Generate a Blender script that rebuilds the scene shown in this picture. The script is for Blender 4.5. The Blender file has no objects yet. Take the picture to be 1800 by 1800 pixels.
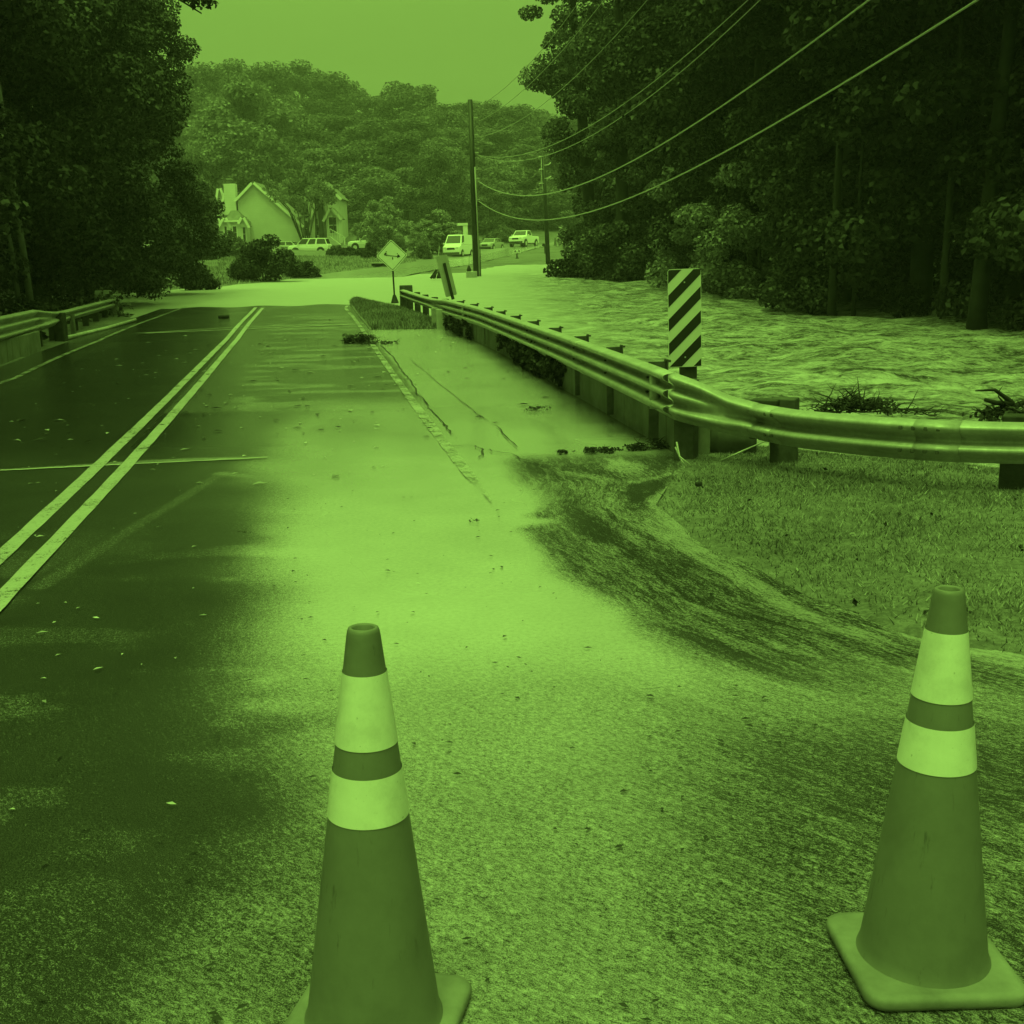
import bpy, bmesh, math, random
import numpy as np
from mathutils import Vector, Matrix
R = math.radians
random.seed(7); RNG = np.random.default_rng(11)
S = bpy.context.scene
COL = S.collection

# ------------------------------------------------------------------ camera
F, CAMH, PITCH, ROLL = 2150.0, 1.65, 11.7, -1.3
cd = bpy.data.cameras.new("camera"); cam = bpy.data.objects.new("camera", cd); COL.objects.link(cam)
cd.sensor_width = 36; cd.lens = 36 * F / 1800; cd.clip_start = .05; cd.clip_end = 2000
CM = Matrix.Rotation(R(90 - PITCH), 3, 'X') @ Matrix.Rotation(R(ROLL), 3, 'Z')
cam.matrix_world = Matrix.Translation((0, 0, CAMH)) @ CM.to_4x4()
S.camera = cam

# ------------------------------------------------------------------ light (overcast, the whole picture is toned green)
TINT = (.475, 1.0, .135)
SUN_EL, SUN_AZ = R(71), R(205)
W = bpy.data.worlds.new("World"); S.world = W; W.use_nodes = True
nt = W.node_tree; nt.nodes.clear()
def wn(t, **k):
    n = nt.nodes.new(t)
    for a, b in k.items(): setattr(n, a, b)
    return n
sky = wn('ShaderNodeTexSky', sky_type='NISHITA', sun_disc=False, sun_elevation=SUN_EL, sun_rotation=SUN_AZ, air_density=1.0, dust_density=4.0)
bw = wn('ShaderNodeRGBToBW'); nt.links.new(sky.outputs[0], bw.inputs[0])
tc = wn('ShaderNodeTexCoord'); sx = wn('ShaderNodeSeparateXYZ'); nt.links.new(tc.outputs['Generated'], sx.inputs[0])
mx = wn('ShaderNodeMath', operation='MAXIMUM'); nt.links.new(sx.outputs[2], mx.inputs[0]); mx.inputs[1].default_value = 0
pw = wn('ShaderNodeMath', operation='POWER'); nt.links.new(mx.outputs[0], pw.inputs[0]); pw.inputs[1].default_value = 1.6
ov = wn('ShaderNodeMath', operation='MULTIPLY_ADD'); nt.links.new(pw.outputs[0], ov.inputs[0]); ov.inputs[1].default_value = 23.0; ov.inputs[2].default_value = 2.1   # cloud deck, brighter overhead
cl = wn('ShaderNodeTexNoise'); cl.inputs['Scale'].default_value = 2.2; cl.inputs['Detail'].default_value = 5; nt.links.new(tc.outputs['Generated'], cl.inputs['Vector'])
cm = wn('ShaderNodeMapRange'); nt.links.new(cl.outputs['Fac'], cm.inputs['Value']); cm.inputs['To Min'].default_value = .9; cm.inputs['To Max'].default_value = 1.1
mu = wn('ShaderNodeMath', operation='MULTIPLY'); nt.links.new(ov.outputs[0], mu.inputs[0]); nt.links.new(cm.outputs[0], mu.inputs[1])
ad = wn('ShaderNodeMath', operation='MULTIPLY_ADD'); nt.links.new(bw.outputs[0], ad.inputs[0]); ad.inputs[1].default_value = .02; nt.links.new(mu.outputs[0], ad.inputs[2])
tn = wn('ShaderNodeVectorMath', operation='SCALE'); tn.inputs[0].default_value = TINT; nt.links.new(ad.outputs[0], tn.inputs['Scale'])
bg = wn('ShaderNodeBackground'); bg.inputs[1].default_value = .1; nt.links.new(tn.outputs[0], bg.inputs[0])
wo = wn('ShaderNodeOutputWorld'); nt.links.new(bg.outputs[0], wo.inputs[0])
sd = bpy.data.lights.new("sun", 'SUN'); sd.energy = 1.7; sd.angle = R(14); sd.color = TINT
sun = bpy.data.objects.new("sun", sd); COL.objects.link(sun)
sdir = Vector((math.sin(SUN_AZ) * math.cos(SUN_EL), math.cos(SUN_AZ) * math.cos(SUN_EL), math.sin(SUN_EL)))
sun.rotation_euler = sdir.to_track_quat('Z', 'Y').to_euler()
S.view_settings.view_transform = 'Standard'; S.view_settings.look = 'None'
S.view_settings.exposure = 0.0; S.view_settings.gamma = 1.0; S.view_settings.use_curve_mapping = False
S.cycles.max_bounces = 6; S.cycles.diffuse_bounces = 2; S.cycles.glossy_bounces = 3; S.cycles.transparent_max_bounces = 6

# ------------------------------------------------------------------ picking points of the place
CMn = np.array(CM)
def ray(px, py): return CMn @ np.array([(px - 900) / F, (900 - py) / F, -1.0])
def G(px, py, z=0.0):
    d = ray(px, py); t = (z - CAMH) / d[2]; return np.array([0, 0, CAMH]) + t * d
def D(px, py, dep): return np.array([0, 0, CAMH]) + dep * ray(px, py)
PRY = [-20, 28, 38, 45, 75, 100, 130, 160, 220, 300, 420, 600]
PRZ = [0, 0, .15, .33, .65, 1.15, 1.9, 3.2, 10, 24, 36, 46]
def zr(y): return np.interp(y, PRY, PRZ)
def GT(px, py):
    d = ray(px, py)
    for t in np.arange(1, 300, .05):
        q = np.array([0, 0, CAMH]) + t * d
        if q[2] <= zr(q[1]): return q
    return q
XC = ([-20, 2.5, 6.5, 10.5, 15.7, 28.3, 33.4, 41.6, 55, 64, 73, 88, 101, 131, 149, 163, 185],
      [.3, -2.25, -2.8, -3.37, -4.3, -6.3, -7.1, -8.3, -10, -10.6, -10.1, -8.3, -6.3, -2.6, .2, 8.6, 22])

XE = ([-20, 4, 8.4, 10.1, 13, 24.4, 31, 39.7, 55, 73], [3.2, .6, -.16, -.41, -.89, -2.74, -3.62, -5.19, -6.5, -6.6])   # right edge line
XL = ([-20, 18.9, 22.9, 33.7, 43.2, 50], [-2.6, -7.65, -8.42, -10.2, -11.1, -13])                                   # left edge line
XB = ([-5, 1, 4.0, 4.76, 5.12, 5.78, 7.21, 8.08, 9.2, 10.0, 10.5, 15.2, 24.5, 30.3, 30.6, 42.8],
      [4.5, 3.4, 2.75, 2.10, 1.78, 1.39, 1.03, .92, 1.2, 1.5, 1.34, .74, -.49, -1.6, -3.2, -5.4])                     # right boundary of the paved sheet
PE_ = np.polyfit(XE[1], XE[0], 3) if False else np.polyfit(XE[0][1:8], XE[1][1:8], 3); PL_ = np.polyfit(XL[0][1:5], XL[1][1:5], 2); PC_ = np.polyfit(XC[0][1:8], XC[1][1:8], 3)
def xe(y): y = np.asarray(y, float); return np.where((y > 6) & (y < 39.7), np.polyval(PE_, y), np.interp(y, *XE))
def xl(y): y = np.asarray(y, float); return np.where((y > 18.9) & (y < 43), np.polyval(PL_, y), np.interp(y, *XL))
def xb(y): return np.interp(y, *XB)
def xc(y): y = np.asarray(y, float); return np.where((y > 2.5) & (y < 41.6), np.polyval(PC_, y), np.interp(y, *XC))
def zw(y): return np.interp(y, [0, 8, 15, 25, 33, 38, 42, 45, 75, 97, 100, 104], [-.5, -.45, -.38, -.22, -.05, .10, .25, .37, .69, 1.13, 1.14, .9])
def hterr(x, y):
    x = np.asarray(x, float); y = np.asarray(y, float)
    b = zr(y); c = xc(y)
    h = b - .06
    left_edge = np.where(y < 50, xl(y) - .8, np.interp(y, [50, 56.6, 64, 73, 88, 101, 131, 149, 161, 185], [-22, -17, -14.7, -13.4, -11.7, -9.7, -6, -3.4, 5, 18]))
    dl = np.clip(left_edge - x, 0, None)
    lawn = b + .06 + .035 * np.minimum(dl, 40) + .1 * np.clip(dl / 2, 0, 1)
    s = np.clip((y - 55) / 3, 0, 1)
    # near left: a verge, then the creek bed behind the rail
    creekl = b - .02 - np.clip((dl - 2.2) * .4, 0, 1.6)
    creekl = np.where((y > 41) & (y < 57), b - .03 - .02 * np.clip(dl, 0, 3), creekl)
    h = np.where(dl > 0, creekl * (1 - s) + lawn * s, h)
    # right side
    re = np.where(y < 43, xb(y), c + 3.4)
    dr = np.clip(x - re, 0, None)
    bed = b - .1 - np.clip(dr * .5, 0, .9)
    s2 = np.clip((y - 72) / 10, 0, 1)
    verge = np.where(dr < 3.2, b + .10, b - .35)
    s3 = np.clip((y - 95) / 6, 0, 1)
    far = b + .1 + .02 * np.minimum(dr, 30)
    right = bed * (1 - s2) + verge * s2
    right = right * (1 - s3) + far * s3
    bank = np.clip((x - 26 - .0 * y) * .25, 0, 6)          # far bank rises well behind the tree line
    h = np.where(dr > 0, right + bank, h)
    return h

# ------------------------------------------------------------------ materials (neutral tones; the light carries the green)
class NB:
    def __init__(s, name):
        s.m = bpy.data.materials.new(name); s.m.use_nodes = True; s.t = s.m.node_tree; s.t.nodes.clear()
        s.out = s.t.nodes.new('ShaderNodeOutputMaterial'); s.b = s.t.nodes.new('ShaderNodeBsdfPrincipled'); s.t.links.new(s.b.outputs[0], s.out.inputs[0])
    def n(s, t, **k):
        x = s.t.nodes.new(t)
        for a, b in k.items(): setattr(x, a, b)
        return x
    def l(s, a, b): s.t.links.new(a, b)
    def sock(s, v, inp):
        if isinstance(v, (int, float)): inp.default_value = v
        else: s.l(v, inp)
    def coord(s, kind='Object', scale=(1, 1, 1), rot=(0, 0, 0)):
        c = s.n('ShaderNodeTexCoord'); m = s.n('ShaderNodeMapping'); s.l(c.outputs[kind], m.inputs[0]); m.inputs['Scale'].default_value = scale; m.inputs['Rotation'].default_value = rot
        return m.outputs[0]
    def noise(s, sc, det=4, rough=.55, vec=None, dist=0):
        x = s.n('ShaderNodeTexNoise'); x.inputs['Scale'].default_value = sc; x.inputs['Detail'].default_value = det; x.inputs['Roughness'].default_value = rough; x.inputs['Distortion'].default_value = dist
        if vec is not None: s.l(vec, x.inputs['Vector'])
        return x.outputs['Fac']
    def rng(s, v, a, b, c=0, d=1):
        x = s.n('ShaderNodeMapRange'); s.sock(v, x.inputs['Value']); x.inputs['From Min'].default_value = a; x.inputs['From Max'].default_value = b; x.inputs['To Min'].default_value = c; x.inputs['To Max'].default_value = d
        return x.outputs[0]
    def math(s, op, a, b=0, c=0):
        x = s.n('ShaderNodeMath', operation=op); s.sock(a, x.inputs[0]); s.sock(b, x.inputs[1])
        if op == 'MULTIPLY_ADD': s.sock(c, x.inputs[2])
        return x.outputs[0]
    def mix(s, f, a, b):       # scalar mix
        return s.math('ADD', s.math('MULTIPLY', a, s.math('SUBTRACT', 1, f)), s.math('MULTIPLY', b, f))
    def attr(s, name): return s.n('ShaderNodeAttribute', attribute_name=name).outputs['Fac']
    def bump(s, h, strength, dist=.01, prev=None):
        x = s.n('ShaderNodeBump'); s.l(h, x.inputs['Height']); s.sock(strength, x.inputs['Strength']); x.inputs['Distance'].default_value = dist
        if prev is not None: s.l(prev, x.inputs['Normal'])
        return x.outputs[0]
    def set(s, **k):
        for a, v in k.items():
            i = s.b.inputs[a.replace('_', ' ')]
            if isinstance(v, (int, float)) and i.type == 'RGBA': i.default_value = (v, v, v, 1)
            elif isinstance(v, (int, float)): i.default_value = v
            else: s.l(v, i)
        return s.m
def plain(name, v, rough=.5, var=.25, sc=6, bump=0, bsc=60, metal=0, spec=.5):
    b = NB(name); co = b.coord()
    col = b.rng(b.noise(sc, 5, .6, co), .3, .7, v * (1 - var), v * (1 + var))
    b.set(Base_Color=col, Roughness=rough, Metallic=metal, Specular_IOR_Level=spec)
    if bump: b.set(Normal=b.bump(b.noise(bsc, 3, .6, co), bump, .01))
    return b.m
M = {}
M['black'] = plain('black_paint', .012, .5); M['dark'] = plain('dark_rubber', .02, .7); M['white'] = plain('white_paint', .78, .35, .06)
M['trim'] = plain('white_trim', .8, .5, .05)
def cone_mat():
    b = NB('cone_plastic'); co = b.coord(); n = b.noise(7, 6, .7, co); scr = b.noise(1, 4, .7, b.coord('Object', (60, 60, 7)))
    c = b.math('MULTIPLY', b.math('MULTIPLY', b.rng(n, .3, .7, .16, .205), b.rng(scr, .62, .72, 1, .62)), b.rng(b.noise(2.5, 5, .65, co), .5, .72, 1, .7))
    return b.set(Base_Color=c, Roughness=b.rng(n, .3, .7, .42, .6), Specular_IOR_Level=.35, Normal=b.bump(n, .12, .01))
M['cone'] = cone_mat()
M['conebase'] = plain('cone_base_rubber', .21, .6, .3, 7, .12, 60, spec=.3)
M['dark_wood'] = plain('dark_wood', .035, .75, .5, 8, .4, 30); M['bark'] = plain('bark', .02, .85, .5, 3, .6, 14)
M['pale_bark'] = plain('pale_bark', .14, .8, .4, 3, .5, 14)
M['glass'] = plain('car_glass', .03, .08, .1, 3, spec=.8); M['pane'] = plain('window_pane', .03, .1, .2, 3, spec=.8)
M['carwhite'] = plain('car_paint_white', .8, .25, .03); M['cargrey'] = plain('car_paint_grey', .38, .22, .05); M['cardark'] = plain('car_paint_dark', .07, .25, .1); M['tyre'] = plain('tyre', .02, .8); M['rim'] = plain('rim', .55, .35, .1)
M['lamp'] = plain('lamp_lens', .6, .15, .05); M['roof'] = plain('roof_shingle', .17, .85, .25, 2, .3, 12); M['roofdark'] = plain('dark_shingle', .09, .85, .25, 2, .3, 12)
M['steel'] = plain('weathered_steel', .07, .6, .4, 10, .2, 50); M['signback'] = plain('aluminium_back', .34, .45, .1)
M['wire'] = plain('wire', .36, .4, .05); M['hard'] = plain('hardware', .5, .4, .1); M['driftwood'] = plain('driftwood', .02, .9, .5); M['pale_wood'] = plain('pale_wood', .45, .7, .25, 6)
M['drum'] = plain('drum_paint', .15, .45, .3, 6); M['box'] = plain('grey_box', .4, .6, .1); M['paleleaf'] = plain('pale_leaf', .3, .6)
def band_mat():
    b = NB('reflective_band'); co = b.coord(); col = b.rng(b.noise(14, 4, .6, co), .3, .7, .80, .90)
    scuff = b.rng(b.noise(60, 3, .7, co), .66, .74, 1, .6)
    crease = b.noise(1, 3, .6, b.coord('Object', (26, 26, 4)))
    grime = b.rng(b.noise(5, 6, .7, co), .5, .75, 1, .72)
    return b.set(Base_Color=b.math('MULTIPLY', b.math('MULTIPLY', col, scuff), grime), Roughness=.45, Specular_IOR_Level=.4, Normal=b.bump(crease, .35, .006))
M['band'] = band_mat()
def sign_mat():
    b = NB('reflective_sheet'); co = b.coord()
    return b.set(Base_Color=b.rng(b.noise(4, 4, .6, co), .3, .7, .66, .74), Roughness=.4)
M['sheet'] = sign_mat(); M['sheet_bright'] = plain('bright_sheet', .9, .35, .04)
def rail_mat():
    b = NB('galvanised_rail'); co = b.coord()
    n1 = b.noise(3, 6, .65, co); drip = b.noise(1, 5, .7, b.coord('Object', (28, 28, 3)))
    col = b.math('MULTIPLY', b.rng(n1, .3, .7, .32, .50), b.rng(drip, .42, .66, .85, 1.06))
    return b.set(Base_Color=col, Roughness=b.rng(n1, .3, .7, .5, .38), Metallic=.15, Specular_IOR_Level=.5, Normal=b.bump(b.noise(120, 3, .6, co), .15, .003))
M['rail'] = rail_mat()
def concrete_mat():
    b = NB('stained_concrete'); co = b.coord()
    n1 = b.noise(2.2, 6, .65, co); drip = b.noise(1, 5, .7, b.coord('Object', (3.2, 3.2, .5)))
    col = b.math('MULTIPLY', b.rng(n1, .3, .7, .12, .25), b.rng(drip, .34, .46, .45, 1))
    return b.set(Base_Color=col, Roughness=.85, Normal=b.bump(b.noise(40, 5, .7, co), .4, .01))
M['concrete'] = concrete_mat()
M['paleconcrete'] = plain('pale_concrete', .36, .7, .25, 5, .2, 60)
def siding_mat(name, v):
    b = NB(name); w = b.n('ShaderNodeTexWave', wave_type='BANDS', bands_direction='Z', wave_profile='SAW'); w.inputs['Scale'].default_value = 1.55; b.l(b.coord(), w.inputs['Vector'])
    return b.set(Base_Color=b.math('MULTIPLY', b.rng(b.noise(.8, 4, .5, b.coord()), .3, .7, v * .93, v * 1.07), b.rng(w.outputs['Fac'], .0, .15, .86, 1)), Roughness=.7)
M['siding'] = siding_mat('lap_siding', .56); M['siding2'] = siding_mat('lap_siding_light', .68)
def leaf_mat(name, v, spread=.6, gloss=.35, trans=.25):
    b = NB(name); g = b.n('ShaderNodeNewGeometry'); oi = b.n('ShaderNodeObjectInfo')
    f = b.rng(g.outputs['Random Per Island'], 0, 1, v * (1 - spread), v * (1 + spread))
    cl = b.rng(b.noise(.55, 3, .6, b.coord()), .3, .7, .6, 1.4)
    col = b.math('MULTIPLY', b.math('MULTIPLY', f, cl), b.rng(oi.outputs['Random'], 0, 1, .8, 1.2))
    b.set(Base_Color=col, Roughness=.5, Specular_IOR_Level=gloss)
    tr = b.n('ShaderNodeBsdfTranslucent'); b.l(col, tr.inputs[0])
    ms = b.n('ShaderNodeMixShader'); ms.inputs[0].default_value = trans; b.l(b.b.outputs[0], ms.inputs[1]); b.l(tr.outputs[0], ms.inputs[2]); b.l(ms.outputs[0], b.out.inputs[0])
    return b.m
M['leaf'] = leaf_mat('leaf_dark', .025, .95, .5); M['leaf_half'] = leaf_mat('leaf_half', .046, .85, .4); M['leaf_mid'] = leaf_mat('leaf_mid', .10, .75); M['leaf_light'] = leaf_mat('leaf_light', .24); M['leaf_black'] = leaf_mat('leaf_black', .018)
M['leaf_far'] = leaf_mat('leaf_far', .135, .45, .2); M['leaf_far_light'] = leaf_mat('leaf_far_light', .19, .4, .2); M['leaf_pale'] = leaf_mat('leaf_pale', .2, .5, .2); M['blade'] = leaf_mat('grass_blade', .23, .75, .15, .3)  # leaf_far tones are lightened to hold part of the distance haze
M['litter'] = leaf_mat('leaf_litter_pale', .42, .5, .3, .1); M['litter_dark'] = plain('litter_dark', .02, .7)
def ground_mat():
    b = NB('grassy_ground'); co = b.coord()
    n1 = b.noise(.35, 5, .6, co); n2 = b.noise(5, 5, .7, co); n3 = b.noise(28, 3, .7, co)
    col = b.math('MULTIPLY', b.math('MULTIPLY', b.rng(n1, .3, .7, .10, .19), b.rng(n2, .3, .7, .6, 1.3)), b.rng(n3, .3, .7, .6, 1.4))
    return b.set(Base_Color=col, Roughness=.85, Specular_IOR_Level=.25, Normal=b.bump(n2, .6, .08))
M['ground'] = ground_mat()
def road_mat():
    b = NB('wet_asphalt'); co = b.coord()
    mud, film, rip = b.attr('mud'), b.attr('film'), b.attr('ripple')  # mud also carries the lane's painted sky glare and dark corner
    cx = b.n('ShaderNodeCombineXYZ'); b.l(b.math('MULTIPLY', b.attr('flow_s'), 52), cx.inputs[0]); b.l(b.math('MULTIPLY', b.attr('flow_d'), 112), cx.inputs[1])
    st = b.noise(1, 4, .65, cx.outputs[0], .6)          # thin water running across the road
    agg = b.noise(260, 3, .75, co); mid = b.noise(40, 4, .65, co); patch = b.noise(1.2, 6, .65, co)
    thr = b.math('ADD', b.math('ADD', b.math('MULTIPLY', agg, .56), b.math('MULTIPLY', mid, .16)), b.math('MULTIPLY', st, .28))
    c2 = b.n('ShaderNodeCombineXYZ'); b.l(b.math('MULTIPLY', b.attr('flow_s'), 4.5), c2.inputs[0]); b.l(b.math('MULTIPLY', b.attr('flow_d'), 24), c2.inputs[1])
    br = b.noise(1, 5, .65, c2.outputs[0], 1.2)
    thr = b.math('ADD', thr, b.math('MULTIPLY', rip, b.math('MULTIPLY', b.math('SUBTRACT', br, .5), .7)))
    thr = b.math('ADD', thr, b.math('MULTIPLY', rip, b.math('MULTIPLY', b.math('SUBTRACT', st, .5), .55)))
    k = b.rng(b.math('ADD', thr, b.math('MULTIPLY', b.math('SUBTRACT', mud, .5), .48)), .40, .63)      # silt between the stones, plus the painted sky glare
    asp = b.math('MULTIPLY', b.rng(agg, .42, .62, .003, .058), b.rng(patch, .3, .7, .7, 1.3))
    col = b.mix(k, asp, b.math('MULTIPLY', b.rng(patch, .25, .75, .42, .54), b.rng(mid, .3, .7, .88, 1.1)))
    ripn = b.bump(st, b.math('MULTIPLY', rip, .8), .02)
    aggb = b.bump(thr, b.math('MULTIPLY', b.math('SUBTRACT', 1.05, film), .9), .008, ripn)
    b.set(Base_Color=col, Roughness=b.mix(film, .6, .2), Specular_IOR_Level=.2, Normal=aggb, Coat_Weight=film, Coat_IOR=1.6)
    b.set(Coat_Roughness=b.mix(rip, .09, .2), Coat_Normal=ripn)
    return b.m
M['road'] = road_mat()
def water_mat():
    b = NB('muddy_floodwater'); co = b.coord()
    rough = b.attr('rough')
    w1 = b.noise(1, 6, .7, b.coord('Object', (.9, 3.2, 2), (0, 0, R(12))), .8)
    w2 = b.noise(1, 5, .7, b.coord('Object', (5, 14, 8), (0, 0, R(8))), .6)
    w3 = b.noise(1, 4, .65, b.coord('Object', (14, 34, 20), (0, 0, R(16))), .5)
    h = b.math('ADD', b.math('ADD', w1, b.math('MULTIPLY', w2, .5)), b.math('MULTIPLY', w3, .22))
    col = b.mix(rough, b.rng(w1, .3, .7, .37, .44), b.rng(b.math('ADD', b.math('ADD', b.math('MULTIPLY', w1, .8), b.math('MULTIPLY', w2, .5)), b.math('MULTIPLY', w3, .3)), .69, .93, .06, .56))  # chop shading painted in: wave troughs dark, crests pale
    foam = b.math('MULTIPLY', b.rng(b.math('ADD', b.math('MULTIPLY', b.noise(1, 5, .7, b.coord('Object', (.5, 2.4, 1), (0, 0, R(15))), 1.2), .7), b.math('MULTIPLY', w3, .35)), .60, .70), rough)
    col = b.mix(foam, col, .62)
    return b.set(Base_Color=col, Roughness=b.mix(rough, .55, .22), IOR=1.33, Normal=b.bump(h, b.mix(rough, .3, .6), .16))
M['water'] = water_mat()
def line_mat(name, v0, v1, a0, a1):
    b = NB(name); co = b.coord(); n = b.noise(45, 5, .75, co); n2 = b.noise(2.2, 5, .7, co)
    b.set(Base_Color=b.math('MULTIPLY', b.rng(n, .35, .5, v0, v1), b.rng(n2, .3, .7, .85, 1.08)), Roughness=.4, Coat_Weight=.3, Coat_Roughness=.2)
    a = b.rng(b.math('ADD', b.math('MULTIPLY', n, .6), b.math('MULTIPLY', n2, .5)), a0, a1)      # paint worn off the stones
    tr = b.n('ShaderNodeBsdfTransparent'); ms = b.n('ShaderNodeMixShader'); b.l(a, ms.inputs[0]); b.l(tr.outputs[0], ms.inputs[1]); b.l(b.b.outputs[0], ms.inputs[2]); b.l(ms.outputs[0], b.out.inputs[0])
    return b.m
M['line'] = line_mat('road_paint', .34, .5, .43, .50); M['line_faded'] = line_mat('faded_road_paint', .30, .42, .49, .57)

# ------------------------------------------------------------------ object helpers
def obj(name, me, mat=None, parent=None, **props):
    if isinstance(me, bmesh.types.BMesh):
        m = bpy.data.meshes.new(name); me.normal_update(); me.to_mesh(m); me.free(); me = m
    if mat is not None and not me.materials: me.materials.append(M[mat] if isinstance(mat, str) else mat)
    o = bpy.data.objects.new(name, me); COL.objects.link(o)
    if parent is not None: o.parent = parent
    for k, v in props.items(): o[k] = v
    return o
def thing(name, label, cat, loc=(0, 0, 0), rz=0, group=None):
    o = bpy.data.objects.new(name, None); COL.objects.link(o); o.location = loc; o.rotation_euler = (0, 0, rz); o.empty_display_size = .2
    o['label'] = label; o['category'] = cat
    if group: o['group'] = group
    return o
def copy_tree(o, loc, rz=0, sc=(1, 1, 1), label=None, parent=None):
    c = o.copy(); COL.objects.link(c); c.parent = parent
    if parent is None:
        c.location = loc; c.rotation_euler = (0, 0, rz); c.scale = sc
        if label: c['label'] = label
    for ch in o.children: copy_tree(ch, None, parent=c)
    return c
def np_mesh(name, V, Fq, smooth=False, attrs=None):
    me = bpy.data.meshes.new(name); V = np.asarray(V, np.float32); Fq = np.asarray(Fq, np.int32); k = Fq.shape[1]
    me.vertices.add(len(V)); me.vertices.foreach_set('co', V.ravel())
    me.loops.add(Fq.size); me.loops.foreach_set('vertex_index', Fq.ravel())
    me.polygons.add(len(Fq)); me.polygons.foreach_set('loop_start', np.arange(0, Fq.size, k, dtype=np.int32))
    if smooth: me.polygons.foreach_set('use_smooth', np.ones(len(Fq), bool))
    me.update(calc_edges=True)
    for a, v in (attrs or {}).items():
        at = me.attributes.new(a, 'FLOAT', 'POINT'); at.data.foreach_set('value', np.asarray(v, np.float32))
    return me
def grid(name, X, Y, Z, attrs=None, smooth=True):
    r, c = X.shape; V = np.stack([X, Y, Z], -1).reshape(-1, 3); i = np.arange(r * c).reshape(r, c)
    Fq = np.stack([i[:-1, :-1], i[:-1, 1:], i[1:, 1:], i[1:, :-1]], -1).reshape(-1, 4)
    return np_mesh(name, V, Fq, smooth, {k: v.ravel() for k, v in (attrs or {}).items()})
def box(bm, c, s, rz=0, rot=None, bev=0):
    m = Matrix.Translation(c) @ (rot if rot is not None else Matrix.Rotation(rz, 4, 'Z')) @ Matrix.Diagonal((s[0], s[1], s[2], 1))
    r = bmesh.ops.create_cube(bm, size=1, matrix=m)
    if bev:
        es = {e for v in r['verts'] for e in v.link_edges}
        bmesh.ops.bevel(bm, geom=list(es), offset=bev, segments=2, affect='EDGES', profile=.5)
    return bm
def B(c, s, rz=0, rot=None, bev=0): return box(bmesh.new(), c, s, rz, rot, bev)
def tube(bm, pts, rad, n=8, cap=True):
    pts = [Vector(p) for p in pts]; rings = []
    up = Vector((.13, .21, .97))
    for i, p in enumerate(pts):
        t = (pts[min(i + 1, len(pts) - 1)] - pts[max(i - 1, 0)]).normalized()
        a = t.cross(up)
        if a.length < .05: a = t.cross(Vector((1, 0, 0)))
        a.normalize(); b_ = a.cross(t).normalized(); r = rad[i] if hasattr(rad, '__len__') else rad
        rings.append([bm.verts.new(p + (a * math.cos(2 * math.pi * k / n) + b_ * math.sin(2 * math.pi * k / n)) * r) for k in range(n)])
    for i in range(len(rings) - 1):
        for k in range(n):
            f = bm.faces.new((rings[i][k], rings[i][(k + 1) % n], rings[i + 1][(k + 1) % n], rings[i + 1][k])); f.smooth = True
    if cap: bm.faces.new(rings[0][::-1]); bm.faces.new(rings[-1])
    return bm
def T(pts, rad, n=8): return tube(bmesh.new(), pts, rad, n)
def lathe(prof, n=40, closed_top=False):
    bm = bmesh.new(); rings = [[bm.verts.new((r * math.cos(2 * math.pi * k / n), r * math.sin(2 * math.pi * k / n), z)) for k in range(n)] for r, z in prof]
    for i in range(len(rings) - 1):
        for k in range(n):
            f = bm.faces.new((rings[i][k], rings[i][(k + 1) % n], rings[i + 1][(k + 1) % n], rings[i + 1][k])); f.smooth = True
    return bm
def prism(poly, d0, d1, axis='Y'):      # polygon in XZ extruded along Y
    bm = bmesh.new()
    a = [bm.verts.new((p[0], d0, p[1])) for p in poly]; b = [bm.verts.new((p[0], d1, p[1])) for p in poly]
    n = len(poly); bm.faces.new(a); bm.faces.new(b[::-1])
    for i in range(n): bm.faces.new((a[i], b[i], b[(i + 1) % n], a[(i + 1) % n]))
    bmesh.ops.recalc_face_normals(bm, faces=bm.faces); return bm

# ------------------------------------------------------------------ ground
def axis(parts): return np.unique(np.concatenate([np.arange(a, b, s) for a, b, s in parts] + [[parts[-1][1]]]))
xs = axis([(-260, -60, 10), (-60, -14, 1.5), (-14, 12, .5), (12, 40, 1.5), (40, 260, 10)]); ys = axis([(-12, 50, .5), (50, 110, 1), (110, 200, 3), (200, 620, 12)])
X, Y = np.meshgrid(xs, ys); Z = hterr(X, Y)
bumps = .05 * np.sin(X * .7 + Y * .3) * np.sin(Y * .45 - X * .2)
Z = Z + np.where(Y > 58, bumps, bumps * .3) + np.where(Y > 190, 2.0 * np.sin(X * .03 + 1) * np.clip((Y - 190) / 60, 0, 1), 0)
obj('ground', grid('ground', X, Y, Z), 'ground', kind='structure')

# paved sheet: the carriageway, its muddy shoulder, the flooded stretch and the street beyond
ys = np.concatenate([np.geomspace(1.3, 46, 620), np.arange(46.4, 186, .8)]); us = np.linspace(0, 1, 300)
U, Y = np.meshgrid(us, ys)
lft = np.where(Y < 50, xl(Y) - .7, np.interp(Y, [50, 56, 64, 73, 88, 101, 131, 149, 161, 186], [-14, -14.5, -14.6, -13.4, -11.7, -9.7, -6, -3.4, 5.2, 18]))
rgt = np.where(Y < 43, xb(Y) + .05, np.interp(Y, [43, 46, 56, 72, 186], [-5.3, -5.2, -6, -6.6, 0])); rgt = np.where(Y > 72, xc(Y) + 3.4, rgt)
X = lft + (rgt - lft) * U
Z = zr(Y) + np.clip((Y - 74) / 5, 0, 1) * .11 + .004 * np.sin(X * 3 + Y) * np.sin(Y * 1.3)
def pix_poly(pts): return [G(*p)[:2] for p in pts]
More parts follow.
